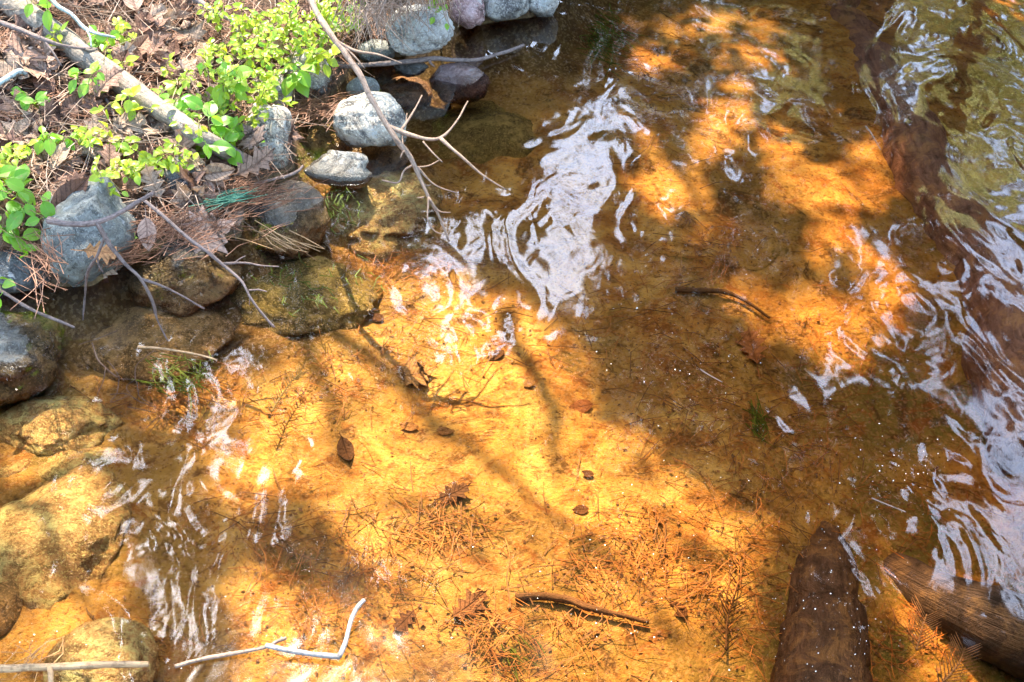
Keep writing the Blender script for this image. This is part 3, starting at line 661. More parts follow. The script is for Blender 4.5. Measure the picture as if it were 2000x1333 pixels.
for lab, kind, mat, px, py, size, yaw, curl in [
    ('pale yellow maple leaf sunk on the bright sand', 'maple', 'sunkleaf', 790, 742, .10, -70, .4), ('dark curled leaf sunk on the sand left of the middle', 'beech', 'darkleaf', 668, 862, .085, 200, .9),
    ('dark ragged oak leaf sunk near the pale sand', 'oak', 'darkleaf', 852, 985, .105, -60, .5), ('small narrow brown leaf under the long branch shadow', 'beech', 'sunkleaf', 818, 840, .055, 80, .8),
    ('small narrow tan leaf right of its brown twin', 'beech', 'sunkleaf', 853, 845, .05, 265, .8), ('smooth tan leaf half buried in the pale sand', 'beech', 'sunkleaf', 885, 955, .09, 120, .1),
    ('tiny brown leaf on the bright sand by the thin shadow', 'oval', 'sunkleaf', 1022, 757, .04, 300, .2), ('lobed orange oak leaf sunk right of the specks', 'oak', 'rust', 1478, 722, .15, 5, .3),
    ('reddish leaf sunk at the edge of the dark patch', 'oval', 'rust', 1158, 795, .07, 100, .3), ('dark oak leaf sunk near the bottom middle', 'oak', 'darkleaf', 880, 1215, .12, -50, .4),
    
    ('small black leaf scrap on the orange sand', 'oval', 'darkleaf', 1160, 932, .035, 70, .3), ('small black leaf scrap on the sand below the lone scrap', 'oval', 'darkleaf', 1150, 998, .045, 95, .3),
    ('brown leaf in the shaded sand under the sky reflection', 'beech', 'darkleaf', 985, 690, .06, 120, .5), ('dark leaf among the needles at the lower middle', 'oak', 'darkleaf', 812, 1195, .08, 140, .4),
    ('dark leaf at the far end of the crooked stick', 'oval', 'darkleaf', 1340, 1210, .06, 40, .4), 
    ('dark brown leaf sunk by the olive boulder', 'oval', 'darkleaf', 750, 630, .05, 60, .3)]:
    P = ground(px, py); me = leaf_mesh(kind, M[mat], curl, .2, .3, int(px * 3 + py))
    P[2] += .004 + .03 * size
    tag(place('sunken_leaf', me, P, size, math.radians(yaw), (0, -.2, 1)), lab, 'dead leaf', Ug)

# ------------------------------------------------------------------ needles, straw, roots and other litter: uncountable
def strands(name, mat, A, B, r, sag=None, kind='stuff'):
    """thin three-sided blades from A to B (n,3), bent in the middle by sag (n,3)"""
    A = np.asarray(A); B = np.asarray(B); n = len(A)
    Mid = (A + B) / 2 + (0 if sag is None else sag)
    T = B - A; T /= np.linalg.norm(T, axis=1)[:, None] + 1e-9
    s = np.cross(T, np.array([0.11, 0.2, 1.0])); s /= np.linalg.norm(s, axis=1)[:, None] + 1e-9; q = np.cross(s, T)
    r = np.broadcast_to(np.asarray(r, float), (n,))[:, None]
    rings = []
    for C, k in ((A, 1.0), (Mid, 1.0), (B, 0.4)):
        for a in (0, 2.094, 4.189):
            rings.append(C + k * r * (math.cos(a + .5) * s + math.sin(a + .5) * q))
    V = np.stack(rings, 1).reshape(-1, 3)
    f = np.array([[0, 1, 4, 3], [1, 2, 5, 4], [2, 0, 3, 5], [3, 4, 7, 6], [4, 5, 8, 7], [5, 3, 6, 8]])
    F = (f[None] + (np.arange(n) * 9)[:, None, None]).reshape(-1, 4)
    o = bigmesh(name, V, F, mat); o['kind'] = kind; return o
def gpts(n, x0, y0, x1, y1, cond):
    """n ground points whose image lies in a box"""
    out = []
    while len(out) < n:
        px = RNG.uniform(x0, x1, 4000); py = RNG.uniform(y0, y1, 4000)
        z = np.full(4000, .1)
        for k in range(14):
            t = (z - CAM_H) / (-sp + (H / 2 - py) / FPX * cp); x = (px - W / 2) / FPX * t; y = (cp + (H / 2 - py) / FPX * sp) * t
            z = .55 * z + .45 * height(x, y)
        P = np.stack([x, y, height(x, y)], 1); ok = cond(P, px, py)
        out += list(P[ok])
    return np.array(out[:n])
def scatter_strands(name, mat, P, lo, hi, r, lift, tilt, dirn=None, spread=math.pi):
    n = len(P); L = RNG.uniform(lo, hi, n); a = RNG.uniform(-1, 1, n) * spread + (0 if dirn is None else dirn)
    D = np.stack([np.cos(a), np.sin(a), RNG.uniform(-tilt, tilt, n)], 1) * L[:, None] / 2
    C = P + np.stack([0 * L, 0 * L, RNG.uniform(0.003, lift, n)], 1)
    A, B = C - D, C + D
    for Q in (A, B): Q[:, 2] = np.maximum(Q[:, 2], height(Q[:, 0], Q[:, 1]) + .002)
    sag = np.stack([RNG.normal(0, .1, n) * L, RNG.normal(0, .1, n) * L, np.abs(RNG.normal(0, .06, n)) * L], 1)
    return strands(name, mat, A, B, r, sag)
P = gpts(4200, -60, -60, 760, 560, lambda P, px, py: P[:, 2] > 0.015)
tag(scatter_strands('pine_needle_litter', M['needle'], P, .05, .13, .0011, .035, .35), 'reddish brown pine needles covering the bank', 'needles', kind='stuff')
P = gpts(800, -60, -60, 720, 480, lambda P, px, py: P[:, 2] > 0.02)
tag(scatter_strands('dry_grass', M['straw'], P, .08, .26, .0014, .06, .6), 'pale dry grass and thin stalks tangled on the bank', 'dry grass', kind='stuff')
# bundles of wet needles at the waterline
def bundle(label, px, py, z, n, L, ang, spread, mat='needle', r=.0012, sx=40, sy=20, zz=.02, name='needle_bundle', cat='needles'):
    A = []; B = []
    for k in range(n):
        C = at(px + random.gauss(0, sx), py + random.gauss(0, sy), z + random.uniform(0, zz)); a = ang + random.gauss(0, spread); l = L * random.uniform(.6, 1.2) / 2
        D = np.array([math.cos(a), math.sin(a), random.gauss(0, .12)]) * l; A.append(C - D); B.append(C + D)
    o = strands(name, M[mat], np.array(A), np.array(B), r, RNG.normal(0, .006, (n, 3)))
    return tag(o, label, cat, kind='stuff')
bundle('rust pine needles heaped between the grey stones', 620, 212, .045, 170, .12, .6, .5, sx=38, sy=13)
bundle('needles washed together above the broad wet brown rock', 440, 375, .09, 260, .14, .55, .35, sx=60, sy=18)
bundle('needles matted around the flat brown rock', 330, 440, .12, 220, .12, .5, .7, sx=70, sy=25)
bundle('needles in the crack beside the blue grey boulder', 240, 495, .07, 90, .12, .7, .4, sx=28, sy=10)
bundle('needles and stems on the wet brown rock edge', 545, 470, .012, 10, .2, -.55, .12, 'stick', .002, 25, 6, .005)
bundle('teal green grass blades lying on the wet needles', 448, 388, .115, 36, .14, .45, .14, 'teal', .0016, 14, 4, .01, 'teal_grass', 'grass')
bundle('straw hanging from the bank over the left waterline', 80, 500, .12, 60, .16, 2.1, .45, 'needle', .0013, 16, 40, .12)
bundle('orange needles caught on the lower left stick', 75, 1280, .006, 16, .09, .9, .5, 'wetneedle', .0011, 22, 14, .006)
# roots hanging from the overhang
A = []; B = []
for k in range(300):
    px = random.triangular(660, 890, 730); py = random.uniform(-45, 22 if px < 770 else -8); C = at(px, py, .42 + random.uniform(-.05, .05))
    A.append(C); B.append(C + np.array([random.gauss(0, .06), random.gauss(-.02, .04), -random.uniform(.04, .15)]))
tag(strands('hanging_roots', M['straw'], np.array(A), np.array(B), .0014, RNG.normal(0, .02, (300, 3))), 'tangle of fine pale roots hanging from the bank overhang', 'roots', kind='stuff')
# turf overhang above the hollow
def clod(label, box, zc, mat, seed):
    return rock(label, box, zc, mat, .6, seed, 3, .95, .25, 'turf', name='turf_clod', detail=4)
t = NT('turf_soil'); nn = t.noise(t.vec(), 30, 5, .7)
M['turf'] = t.surf(t.ramp(nn, [(.35, (.03, .02, .012)), (.6, (.13, .09, .06))]), .9, t.bump(nn, .03, 1.0))
clod('dark soil overhang with hanging roots above the hollow', (640, -95, 900, 14), .36, 'turf', 60)

# wet needles, twigs and debris lying on the bed
SPOTS = [(500, 1030, 60, 40), (560, 1110, 70, 45), (740, 1080, 60, 40), (850, 1010, 50, 30), (900, 1060, 60, 30), (700, 1130, 60, 30), (1200, 1080, 60, 40), (1270, 1060, 50, 30), (1180, 1130, 50, 30),
         (1330, 1120, 60, 30), (1240, 620, 60, 40), (1330, 700, 70, 60), (1400, 820, 50, 70), (1310, 830, 50, 40), (1480, 930, 40, 50), (1440, 1200, 60, 60), (1490, 1120, 40, 70), (780, 670, 60, 25), (930, 690, 60, 30),
         (640, 750, 40, 30), (840, 560, 60, 20), (770, 520, 40, 15), (960, 1210, 60, 30), (1130, 1250, 80, 50), (980, 1290, 30, 30), (1230, 110, 40, 25), (1280, 210, 30, 60), (1590, 850, 30, 40), (1690, 1270, 60, 30), (1830, 1230, 40, 30),
         (430, 780, 60, 30), (300, 780, 60, 25), (260, 1260, 30, 30), (1380, 490, 30, 30), (600, 1250, 80, 40), (1740, 1000, 80, 60), (1850, 700, 80, 80), (1600, 700, 60, 60)]
def spotpts(n, k=1.0):
    P = []
    for i in range(n):
        x, y, sx, sy = random.choice(SPOTS); P.append((random.gauss(x, sx * k), random.gauss(y, sy * k)))
    a = np.array(P); px, py = a[:, 0], a[:, 1]; z = np.full(n, -.2)
    for k in range(14):
        t = (z - CAM_H) / (-sp + (H / 2 - py) / FPX * cp); x = (px - W / 2) / FPX * t; y = (cp + (H / 2 - py) / FPX * sp) * t
        z = .5 * z + .5 * height(x, y)
    P = np.stack([x, y, height(x, y)], 1); return P[P[:, 2] < -.03]
tag(scatter_strands('sunken_needles', M['wetneedle'], spotpts(1800, 1.2), .03, .11, .0012, .02, .25), 'orange brown needles sunk on the sand', 'needles', kind='stuff')
tag(scatter_strands('sunken_twiglets', M['debris'], spotpts(500, 1.6), .03, .16, .0016, .015, .2), 'dark broken twiglets sunk on the sand', 'twigs', kind='stuff')
def flakes(name, P, lo, hi, mat, lift, label, cat, flat=.3):
    n = len(P); r = lo + (hi - lo) * RNG.random(n) ** (3 if flat == .25 else 1); a = RNG.uniform(0, 6.28, n); b_ = r * RNG.uniform(.4, .9, n)
    u = np.stack([np.cos(a), np.sin(a), RNG.normal(0, flat, n)], 1) * r[:, None]; v = np.stack([-np.sin(a), np.cos(a), RNG.normal(0, flat, n)], 1) * b_[:, None]
    C = P + np.stack([0 * r, 0 * r, RNG.uniform(.002, lift, n)], 1)
    V = np.stack([C - u, C - v, C + u, C + v], 1).reshape(-1, 3); F = np.arange(n * 4).reshape(-1, 4)
    return tag(bigmesh(name, V, F, mat), label, cat, kind='stuff')
flakes('sunken_debris', spotpts(1800, 1.3), .0025, .008, M['debris'], .012, 'dark flakes of bark and rotted leaf on the sand', 'debris')
P = gpts(3000, 250, 0, 2000, 1333, lambda P, px, py: P[:, 2] < -.05)
flakes('scattered_debris', P, .001, .0042, M['debris'], .006, 'fine dark crumbs scattered over the sand', 'debris')
# pale specks afloat, the water's glints drawn among them
SPK = [(1330, 690, 90, 70, 330), (1620, 1180, 60, 110, 330), (1780, 930, 70, 50, 220), (1250, 620, 80, 60, 130), (1400, 480, 120, 90, 160), (1450, 930, 90, 80, 110), (1200, 1080, 120, 100, 120),
       (900, 580, 80, 40, 60), (80, 1250, 60, 40, 70), (450, 1180, 90, 70, 90), (600, 1290, 120, 40, 80), (1650, 600, 180, 150, 130), (760, 480, 90, 60, 50), (1300, 1250, 250, 80, 90), (300, 640, 150, 60, 30)]
P = []
for x, y, sx, sy, n in SPK:
    for k in range(int(n * .5)): P.append(at(random.gauss(x, sx), random.gauss(y, sy), .0015))
P = np.array(P); ok = sdist(P[:, 0], P[:, 1]) < -.05
flakes('floating_specks', P[ok], .0004, .0021, M['speck'], .0025, 'pale specks of pollen and foam with painted glints on the water', 'specks', flat=.25)

for lab, x, y, z, n, L, a, sp_, sx, sy in [('yellow green water grass beside the orange mound at the top', 1180, 70, -.16, 90, .16, -1.2, .5, 22, 30), ('green algae tuft on the orange sand near the top', 1362, 215, -.30, 40, .07, -1.3, .5, 9, 8),
        ('green grass blades bent under water at the right of the sand', 1480, 830, -.3, 30, .10, -1.4, .4, 8, 16), ('olive water grass at the bottom of the sand', 1010, 1270, -.30, 26, .11, -1.0, .5, 14, 16),
        ('green fringe on the olive boulder standing in for reflected bank plants', 620, 560, -.08, 50, .05, -1.2, .6, 60, 30), ('green water moss between the brown rocks', 660, 400, -.05, 40, .06, -1.3, .6, 22, 25), ('green strands imitating plant reflections by the rippled water at the left', 350, 740, -.12, 60, .10, -.9, .5, 35, 18)]:  # fringe and left strands add the bank plants' green reflection as blades
    bundle(lab, x, y, z, n, L, a, sp_, 'moss', .0018, sx, sy, .03, 'water_grass', 'water grass')
# sprigs with needles under water
def sprig(label, pts, z, nl, ln, mat, n=26):
    P = path([(x, y, z) for x, y in pts]); Q = catmull(P, 6)
    o = tube('sunken_sprig', P, .003, .0015, M[mat], None, 5, 5); tag(o, label, 'sprig')
    for k in range(n):
        i = int(len(Q) * (k / n) * .95); C = Q[min(i, len(Q) - 2)]; T = Q[min(i + 1, len(Q) - 1)] - C; T /= np.linalg.norm(T) + 1e-9
        s = np.array([-T[1], T[0], 0]) * (1 if k % 2 else -1); D = (T * .75 + s * .7 + np.array([0, 0, .25])) * ln * random.uniform(.7, 1.1)
        V, F, UV = tube_geo(np.array([C, C + D * .5, C + D]), [.0016, .0014, .0006], 4)
        meshobj('needle', V, F, M[mat], o, True, UV)
    return o
sprig('sunken olive fir sprig with side needles at the edge of the sand', [(530, 805), (548, 775), (570, 745), (590, 725)], -.13, 0, .035, 'stem', 30)
sprig('fan of pine needles sunk on the sand at the lower right', [(1418, 1270), (1420, 1215), (1432, 1175), (1450, 1110)], -.30, 0, .07, 'darkwood', 20)
sprig('orange needle cluster sunk by the grainy sunken log', [(1790, 1270), (1800, 1230), (1810, 1200)], -.22, 0, .06, 'stick', 24)
sprig('orange fern like sprig at the bottom right corner', [(1835, 1340), (1870, 1300), (1885, 1265)], -.22, 0, .06, 'stick', 26)
# tangle of pale rootlets at the waterline on the left
o = tag(tube('rootlets', path([(178, 668, .0), (190, 700, -.01), (215, 725, -.015), (232, 738, -.02)]), .0025, .002, M['tan'], None, 7, 5, .006), 'tangle of thin pale rootlets in the water beside the wet boulder', 'roots')
for k, pts in enumerate([[(232, 738), (265, 745), (275, 775), (300, 790)], [(155, 672), (195, 660), (228, 647)], [(265, 745), (268, 715), (290, 695), (325, 668)], [(232, 738), (228, 768), (215, 785), (250, 772)], [(205, 718), (200, 745), (190, 772)],
                        [(215, 772), (245, 770), (275, 785), (315, 800)], [(265, 742), (250, 755), (256, 770)], [(250, 795), (280, 800), (305, 806)], [(208, 705), (222, 720), (235, 740)]]):
    tube('rootlet', path([(x, y, -.01) for x, y in pts]), .0018, .001, M['tan'], o, 7, 4, .006, 0, k)

# ------------------------------------------------------------------ green plants, each a thing with stem and leaves
GL = [leaf_mesh('oval', M['green'], c, f, t, 50 + i) for i, (c, f, t) in enumerate([(-.25, .25, .1), (-.4, .15, -.2), (-.15, .35, .2)])]
YL = [leaf_mesh('oval', M['yellow'], c, f, t, 60 + i) for i, (c, f, t) in enumerate([(-.25, .3, .1), (-.4, .2, -.2), (.2, .4, .2)])]
YB = [leaf_mesh('beech', M['yellow'], c, f, t, 70 + i) for i, (c, f, t) in enumerate([(-.25, .4, .1), (.3, .3, -.2)])]
def plant(name, label, cat, base, tips, n, size, leaves, group=None, droop=.5, seed=0, base_h=0.0):
    r = random.Random(seed * 13 + 5)
    B = ground(*base) + np.array([0, 0, base_h])
    root = bpy.data.objects.new(name, None); COL.objects.link(root); root.location = B; root.empty_display_size = .05
    bpy.context.view_layer.update()
    tag(root, label, cat, group)
    for (tx, ty, th) in tips:
        T = ground(tx, ty)
        z = T[2]
        for k in range(12): Q = at(tx, ty, z); z = .5 * z + .5 * (max(float(height(Q[0], Q[1])), 0) + th)
        T = at(tx, ty, z)
        mid = (B + T) / 2 + np.array([r.gauss(0, .015), r.gauss(0, .015), .03])
        C = catmull([B, mid, T], 8)
        V, F, UV = tube_geo(C - B, np.linspace(.0022, .001, len(C)), 5)
        meshobj('stem', V, F, M['stem'], root, True, UV)
        for k in range(n):
            f = 0.25 + 0.75 * (k + 1) / n; i = min(int(f * (len(C) - 1)), len(C) - 1); Pq = C[i]
            az = r.uniform(0, 6.28); s = size * r.uniform(.65, 1.15)
            nr = Vector((r.gauss(0, .45), r.gauss(-.45, .4), 1.0)).normalized()
            q = Vector((0, 0, 1)).rotation_difference(nr)
            Mx = Matrix.Translation(Vector(Pq - B)) @ q.to_matrix().to_4x4() @ Matrix.Rotation(az, 4, 'Z') @ Matrix.Rotation(-droop * r.uniform(.2, 1.2), 4, 'X') @ Matrix.Translation((0, s * .25, 0)) @ Matrix.Scale(s, 4)
            o = bpy.data.objects.new('leaf', r.choice(leaves)); COL.objects.link(o); o.parent = root; o.matrix_basis = Mx
    return root
SEED = [('green seedling with hanging leaves above the log at the top left corner', (60, -40), [(70, 10, .2), (92, 8, .2)], 4, .075, GL),
        ('small yellow green seedling on the left side of the log', (95, 110), [(105, 72, .09), (118, 66, .1)], 4, .045, YL),
        ('bright seedling with drooping leaves on the right side of the log', (190, 110), [(192, 66, .12), (215, 72, .12)], 4, .055, GL),
        ('broad leaved seedling growing below the middle of the log', (172, 210), [(158, 140, .12), (188, 138, .12)], 4, .055, GL),
        ('tiny yellow seedling on top of the log', (225, 165), [(238, 122, .08)], 4, .045, YL),
        ('low green seedling among dead leaves near the left edge', (60, 225), [(48, 180, .08), (75, 200, .07)], 4, .05, GL),
        ('green seedling over the broad pinkish dead leaf', (120, 310), [(95, 262, .1), (140, 268, .1)], 5, .055, GL),
        ('yellow green trailing sprig above the blue grey boulder', (260, 290), [(190, 262, .12), (245, 275, .1), (270, 300, .08)], 6, .045, YL),
        ('leafy green sprig crossing the lower log from above', (250, 230), [(200, 215, .12), (262, 190, .14), (300, 215, .12)], 6, .045, YL),
        ('green seedling between the log and the shrub clump', (335, 240), [(320, 175, .12), (350, 190, .14), (338, 220, .1)], 5, .055, GL),
        ('broad leaved seedling with large leaves over the log end', (440, 320), [(405, 215, .16), (400, 275, .12), (435, 275, .12), (468, 240, .15)], 4, .07, GL),
        ('seedling with one large hanging leaf left of the lichen boulder', (495, 320), [(486, 262, .12)], 2, .065, GL),
        ('seedling with a pair of toothed leaves beside the shrub clump', (445, 220), [(440, 145, .16), (462, 150, .15)], 3, .075, GL),
        ('seedling with two broad leaves before the black patched stone', (560, 190), [(583, 122, .18), (600, 125, .18)], 2, .075, GL),
        ('yellow seedling with crumpled leaves left of the bare branch', (630, 150), [(650, 115, .2), (640, 100, .2)], 3, .06, YL),
        ('green sprig with oval leaves hanging from the top over the roots', (690, -60), [(688, 5, .34), (715, 12, .32), (728, 14, .32)], 3, .055, GL),
        ('large leaved spray of green leaves at the left edge below the litter', (-60, 380), [(20, 350, .16), (60, 400, .2), (100, 392, .2), (85, 425, .2), (20, 420, .18)], 5, .075, GL),
        ('drooping green spray at the left edge above the dark boulder', (-50, 440), [(5, 450, .16), (30, 465, .16), (45, 495, .14)], 4, .065, GL),
        ('single green leaf sprig at the left edge by the thin twig', (-60, 545), [(5, 572, .16)], 3, .055, GL),
        ('clover like seedling beside the blue grey boulder', (255, 500), [(238, 462, .10), (258, 470, .09)], 4, .035, GL),
        ('small leafy shoot leaning on the top of the blue grey boulder', (200, 330), [(215, 385, .2), (235, 372, .2), (200, 350, .18)], 7, .033, YL),
        ('fresh green tuft on top of the pale granite boulder', (845, -30), [(850, 30, .32), (872, 42, .3), (862, 18, .33), (835, 10, .34)], 9, .03, GL),
        ('small green shoot growing in front of the black stone', (330, 350), [(315, 310, .1), (345, 315, .1), (360, 325, .08)], 5, .035, YL),
        ('pale yellow seedling at the left edge beside the dead maple leaf', (-30, 345), [(8, 330, .12), (30, 335, .1)], 6, .04, YL)]
for i, (lab, base, tips, n, sz, lv) in enumerate(SEED):
    plant('seedling', lab, 'seedling', base, tips, n + 2, sz * .88, lv, 'young green plants on the bank', seed=i)
r = random.Random(77)
SHRUB = [(430, 30), (455, 70), (480, 40), (500, 90), (470, 120), (520, 30), (535, 75), (555, 40), (580, 20), (600, 60), (560, 100), (620, 30), (640, 70), (660, 40), (430, 130), (500, 150), (450, 170), (680, 30), (525, 130), (590, 90), (650, 15), (500, 190)]
for i, (x, y) in enumerate(SHRUB):
    tips = [(x + r.gauss(0, 24), y + r.gauss(-8, 18), r.uniform(.12, .26)) for k in range(4)]
    row = 'top' if y < 50 else 'middle' if y < 110 else 'lower edge'; colm = 'left part' if x < 490 else 'centre' if x < 580 else 'right part'
    plant('shrub', 'yellow green shoot at the %s of the shrub clump, %s' % (row, colm), 'shrub', (x, y + 45), tips, 11, .027, YB * 3 + YL + GL[:1], 'shrub shoots in the yellow green clump', droop=.3, seed=200 + i)
for i, (x, y, lab) in enumerate([(235, 335, 'fine leaved yellow shrublet hanging above the blue grey boulder'), (345, 300, 'fine leaved shrublet over the black stone'), (410, 100, 'thin yellow shrublet left of the dense clump'),
                                 (530, 200, 'yellow shrublet spilling over the smooth grey stone'), (30, 310, 'sparse yellow shrublet at the left edge of the bank'),
                                 (375, 245, 'yellow shrublet just above the lower end of the log'), (430, 195, 'fine leaved shrublet between the log and the shrub clump'),
                                 (165, 275, 'yellow shrublet above the broad pinkish dead leaf'), (270, 340, 'shrublet dangling over the right side of the blue grey boulder'), (500, 235, 'shrublet on top of the lichen covered boulder'),
                                 (240, 85, 'yellow shrublet in the sunny litter right of the log'), (350, 160, 'shrublet in the dry litter left of the shrub clump')]):
    tips = [(x + r.gauss(0, 22), y + r.gauss(0, 18), r.uniform(.08, .16)) for k in range(4)]
    plant('shrub', lab, 'shrub', (x, y + 15), tips, 9, .028, YB * 2 + YL, 'fine leaved shrublets', droop=.4, seed=300 + i)

# ------------------------------------------------------------------ trees over and beyond the water: crowns shaped leaf by leaf to give the dappled shade and the reflections
LIT = [[(560, 690), (700, 640), (770, 590), (900, 560), (1000, 640), (1130, 650), (1165, 760), (1240, 860), (1290, 900), (1420, 960), (1530, 1040), (1515, 1250), (1500, 1700), (860, 1700), (830, 1180), (690, 1060), (600, 990), (540, 900), (500, 760)],
       [(1330, 530), (1440, 540), (1560, 580), (1600, 650), (1500, 690), (1520, 740), (1440, 760), (1410, 690), (1480, 640), (1400, 600)],
       [(1660, 400), (1720, 420), (1700, 460), (1600, 450)], [(1690, 1090), (1780, 1100), (1850, 1200), (1860, 1300), (1700, 1250)],
       [(30, 950), (160, 900), (240, 960), (235, 1100), (240, 1200), (100, 1190), (20, 1080)], [(90, 790), (200, 800), (190, 870), (60, 900)], [(120, 1215), (280, 1220), (280, 1600), (110, 1600)],
       [(260, 600), (400, 620), (440, 700), (330, 720), (260, 660)], [(640, 400), (740, 360), (800, 430), (760, 500), (650, 480)], [(500, 360), (600, 370), (610, 450), (520, 460)],
       [(240, 500), (420, 490), (440, 580), (260, 570)], [(560, 210), (690, 260), (690, 300), (640, 340), (560, 300)],
       [(-50, 610), (70, 620), (80, 690), (-40, 700)], [(320, -40), (720, -40), (720, 130), (560, 200), (520, 360), (380, 300), (330, 180)], [(200, -40), (330, -20), (400, 180), (260, 190), (160, 80)],
       [(-50, 300), (160, 330), (260, 380), (200, 430), (-40, 440)], [(120, 360), (260, 380), (250, 480), (120, 560)], [(680, 180), (790, 190), (780, 270), (680, 260)], [(760, 20), (880, 20), (880, 100), (780, 90)],
       [(250, 860), (540, 850), (600, 980), (460, 1010)], [(400, 1080), (560, 1080), (560, 1180), (420, 1190)], [(340, 440), (450, 440), (440, 500), (350, 500)], [(170, 190), (330, 210), (300, 330), (180, 300)], [(850, 130), (930, 130), (920, 180)], [(1700, 280), (1780, 300), (1800, 350), (1720, 360)], [(20, 200), (120, 230), (110, 310), (-30, 300)],
       [(480, 1200), (800, 1180), (800, 1700), (300, 1700)]]
SKYP = [[(1075, 245), (1185, 215), (1228, 300), (1200, 380), (1170, 420), (1195, 500), (1130, 550), (1060, 620), (1040, 600), (1020, 510), (1030, 440), (1010, 390), (1055, 330)],
        [(945, 385), (968, 480), (950, 570), (930, 600), (885, 585), (870, 545), (890, 480), (925, 420)], 
        
        [(1645, 460), (1685, 455), (1710, 530), (1690, 550)], [(1740, 575), (1860, 540), (1870, 600), (1770, 620)], [(1810, 630), (1870, 630), (1870, 690), (1810, 685)], [(1580, 730), (1700, 700), (1700, 712), (1600, 780)], [(1760, 690), (1830, 700), (1910, 800), (1890, 815), (1790, 730)],
        [(1740, 430), (1800, 430), (1790, 500), (1740, 480)], [(1905, 410), (2100, 360), (2150, 640), (1950, 560)], [(1910, 790), (2100, 780), (2150, 1000), (1960, 920)], [(1830, 1010), (2150, 980), (2150, 1200), (1960, 1180), (1860, 1120)],
        [(1620, 1030), (1650, 1040), (1710, 1160), (1680, 1180)], [(1290, 360), (1325, 370), (1310, 440), (1285, 430)], [(1420, 280), (1470, 280), (1480, 330), (1425, 330)],
        [(880, 620), (960, 600), (980, 680), (900, 690)], [(940, 20), (1060, 30), (1040, 120), (950, 100)]]
SKYB = [[(230, 930), (285, 940), (300, 1040), (250, 1020)], [(270, 1130), (410, 1180), (410, 1255), (330, 1245)], [(385, 740), (450, 740), (490, 820), (520, 900), (500, 970), (420, 970), (390, 900)], [(310, 800), (330, 830), (390, 930), (350, 900)], [(240, 1080), (320, 1100), (400, 1190), (390, 1220), (300, 1190)], [(240, 920), (280, 960), (280, 1010), (240, 990)], [(870, 440), (830, 540), (850, 560), (890, 520)], [(1100, 560), (1200, 540), (1120, 620)], [(720, 1040), (770, 1050), (750, 1120)]]
PALE = [[(1660, -300), (2600, -300), (2600, 420), (1900, 420), (1830, 380), (1820, 260), (1740, 120)], [(1500, 30), (1590, 110), (1600, 200), (1560, 250), (1440, 230), (1470, 120)], [(1340, -20), (1450, -20), (1440, 60), (1390, 80)]]
def grow(polys, k): return [[(cx + (x - cx) * k, cy + (y - cy) * k) for x, y in p] for p in polys for cx, cy in [np.mean(p, 0)]]
LIT = grow(LIT, 1.13); SKYP = SKYP[:2] + grow(SKYP[2:], 1.15); SKYB = grow(SKYB, 1.15)
def masked(polys, px, py, jit):
    jx = px + jit * fbm(px / 45, py / 45, 3); jy = py + jit * fbm(px / 45 + 50, py / 45 + 20, 3)
    r = np.zeros(px.shape, bool)
    for p in polys: r |= inside(p, jx, jy)
    return r
def shade_px(C):
    P = C.copy()
    for k in range(6):
        h = np.maximum(height(P[:, 0], P[:, 1]), -.4) if k else np.full(len(P), -.1)
        P = C - SUN[None] * ((C[:, 2] - h) / SUN[2])[:, None]
    u, v, d = proj(P); return np.where(d > .1, u, -9e3), v
def mirror_px(C):
    Q = C.copy(); Q[:, 2] *= -1; u, v, d = proj(Q); return np.where(d > .1, u, -9e3), v
LITP = 0.999; SKYK = 0.99
BANKP = [(-500, -500), (760, -500), (960, 20), (900, 210), (800, 290), (740, 380), (600, 400), (470, 480), (330, 560), (200, 600), (-500, 660)]
LEFTP = [(-300, 560), (480, 480), (600, 330), (880, 330), (860, 520), (560, 640), (480, 800), (300, 850), (240, 1400), (-300, 1700)]
DARK = [(1560, 1030), (1640, 1040), (1700, 1300), (1720, 1750), (1490, 1750), (1525, 1200)]
DARKB = [(1190, 560), (1330, 580), (1420, 660), (1470, 800), (1540, 960), (1440, 960), (1330, 870), (1250, 830), (1190, 720)]
UPPER = [[(1200, 10), (1330, 20), (1480, 0), (1560, 90), (1640, 200), (1740, 240), (1680, 330), (1560, 300), (1480, 330), (1400, 360), (1290, 380), (1230, 280), (1190, 150)]]
HALF = [(1180, 340), (1500, 260), (1760, 330), (1840, 560), (1700, 760), (1560, 800), (1500, 500), (1250, 470)]
CORNER = [(1710, 1060), (2200, 1120), (2200, 1700), (1730, 1700)]
def keep(C, flecks=True):
    u, v = shade_px(C); u = u + RNG.normal(0, 22, len(C)); v = v + RNG.normal(0, 16, len(C))
    n1 = fbm(u / 38 + 9, v / 38 + 2, 4); n2 = fbm(u / 55 + 4, v / 55 + 6, 4)
    lit = masked(LIT, u, v, 65) & (n1 > -.60)
    lit |= masked(UPPER, u, v, 90) & (n1 + .5 * n2 > -.20)
    lit |= masked([BANKP], u, v, 30) & (n1 > -.36)
    lit |= masked([LEFTP], u, v, 30) & (n2 > -.20)
    lit |= masked([CORNER], u, v, 40) & (n1 > -.30)
    lit |= masked([HALF], u, v, 40) & (n2 > -.16)
    dk = masked([DARK, DARKB], u, v, 40); lit &= ~dk
    hole = flecks & ~dk & (fbm(u / 34 + 3, v / 34 + 7, 4) > 0.24)            # flecks of sun inside the shade
    a, b_ = mirror_px(C); sk = masked(SKYP, a, b_, 22) | (masked(SKYB, a, b_, 22) & (fbm(a / 16, b_ / 34, 3) > -.22))
    rr = RNG.random(len(C))
    return ~((lit & (rr < LITP)) | hole) & ~(sk & (RNG.random(len(C)) < SKYK))
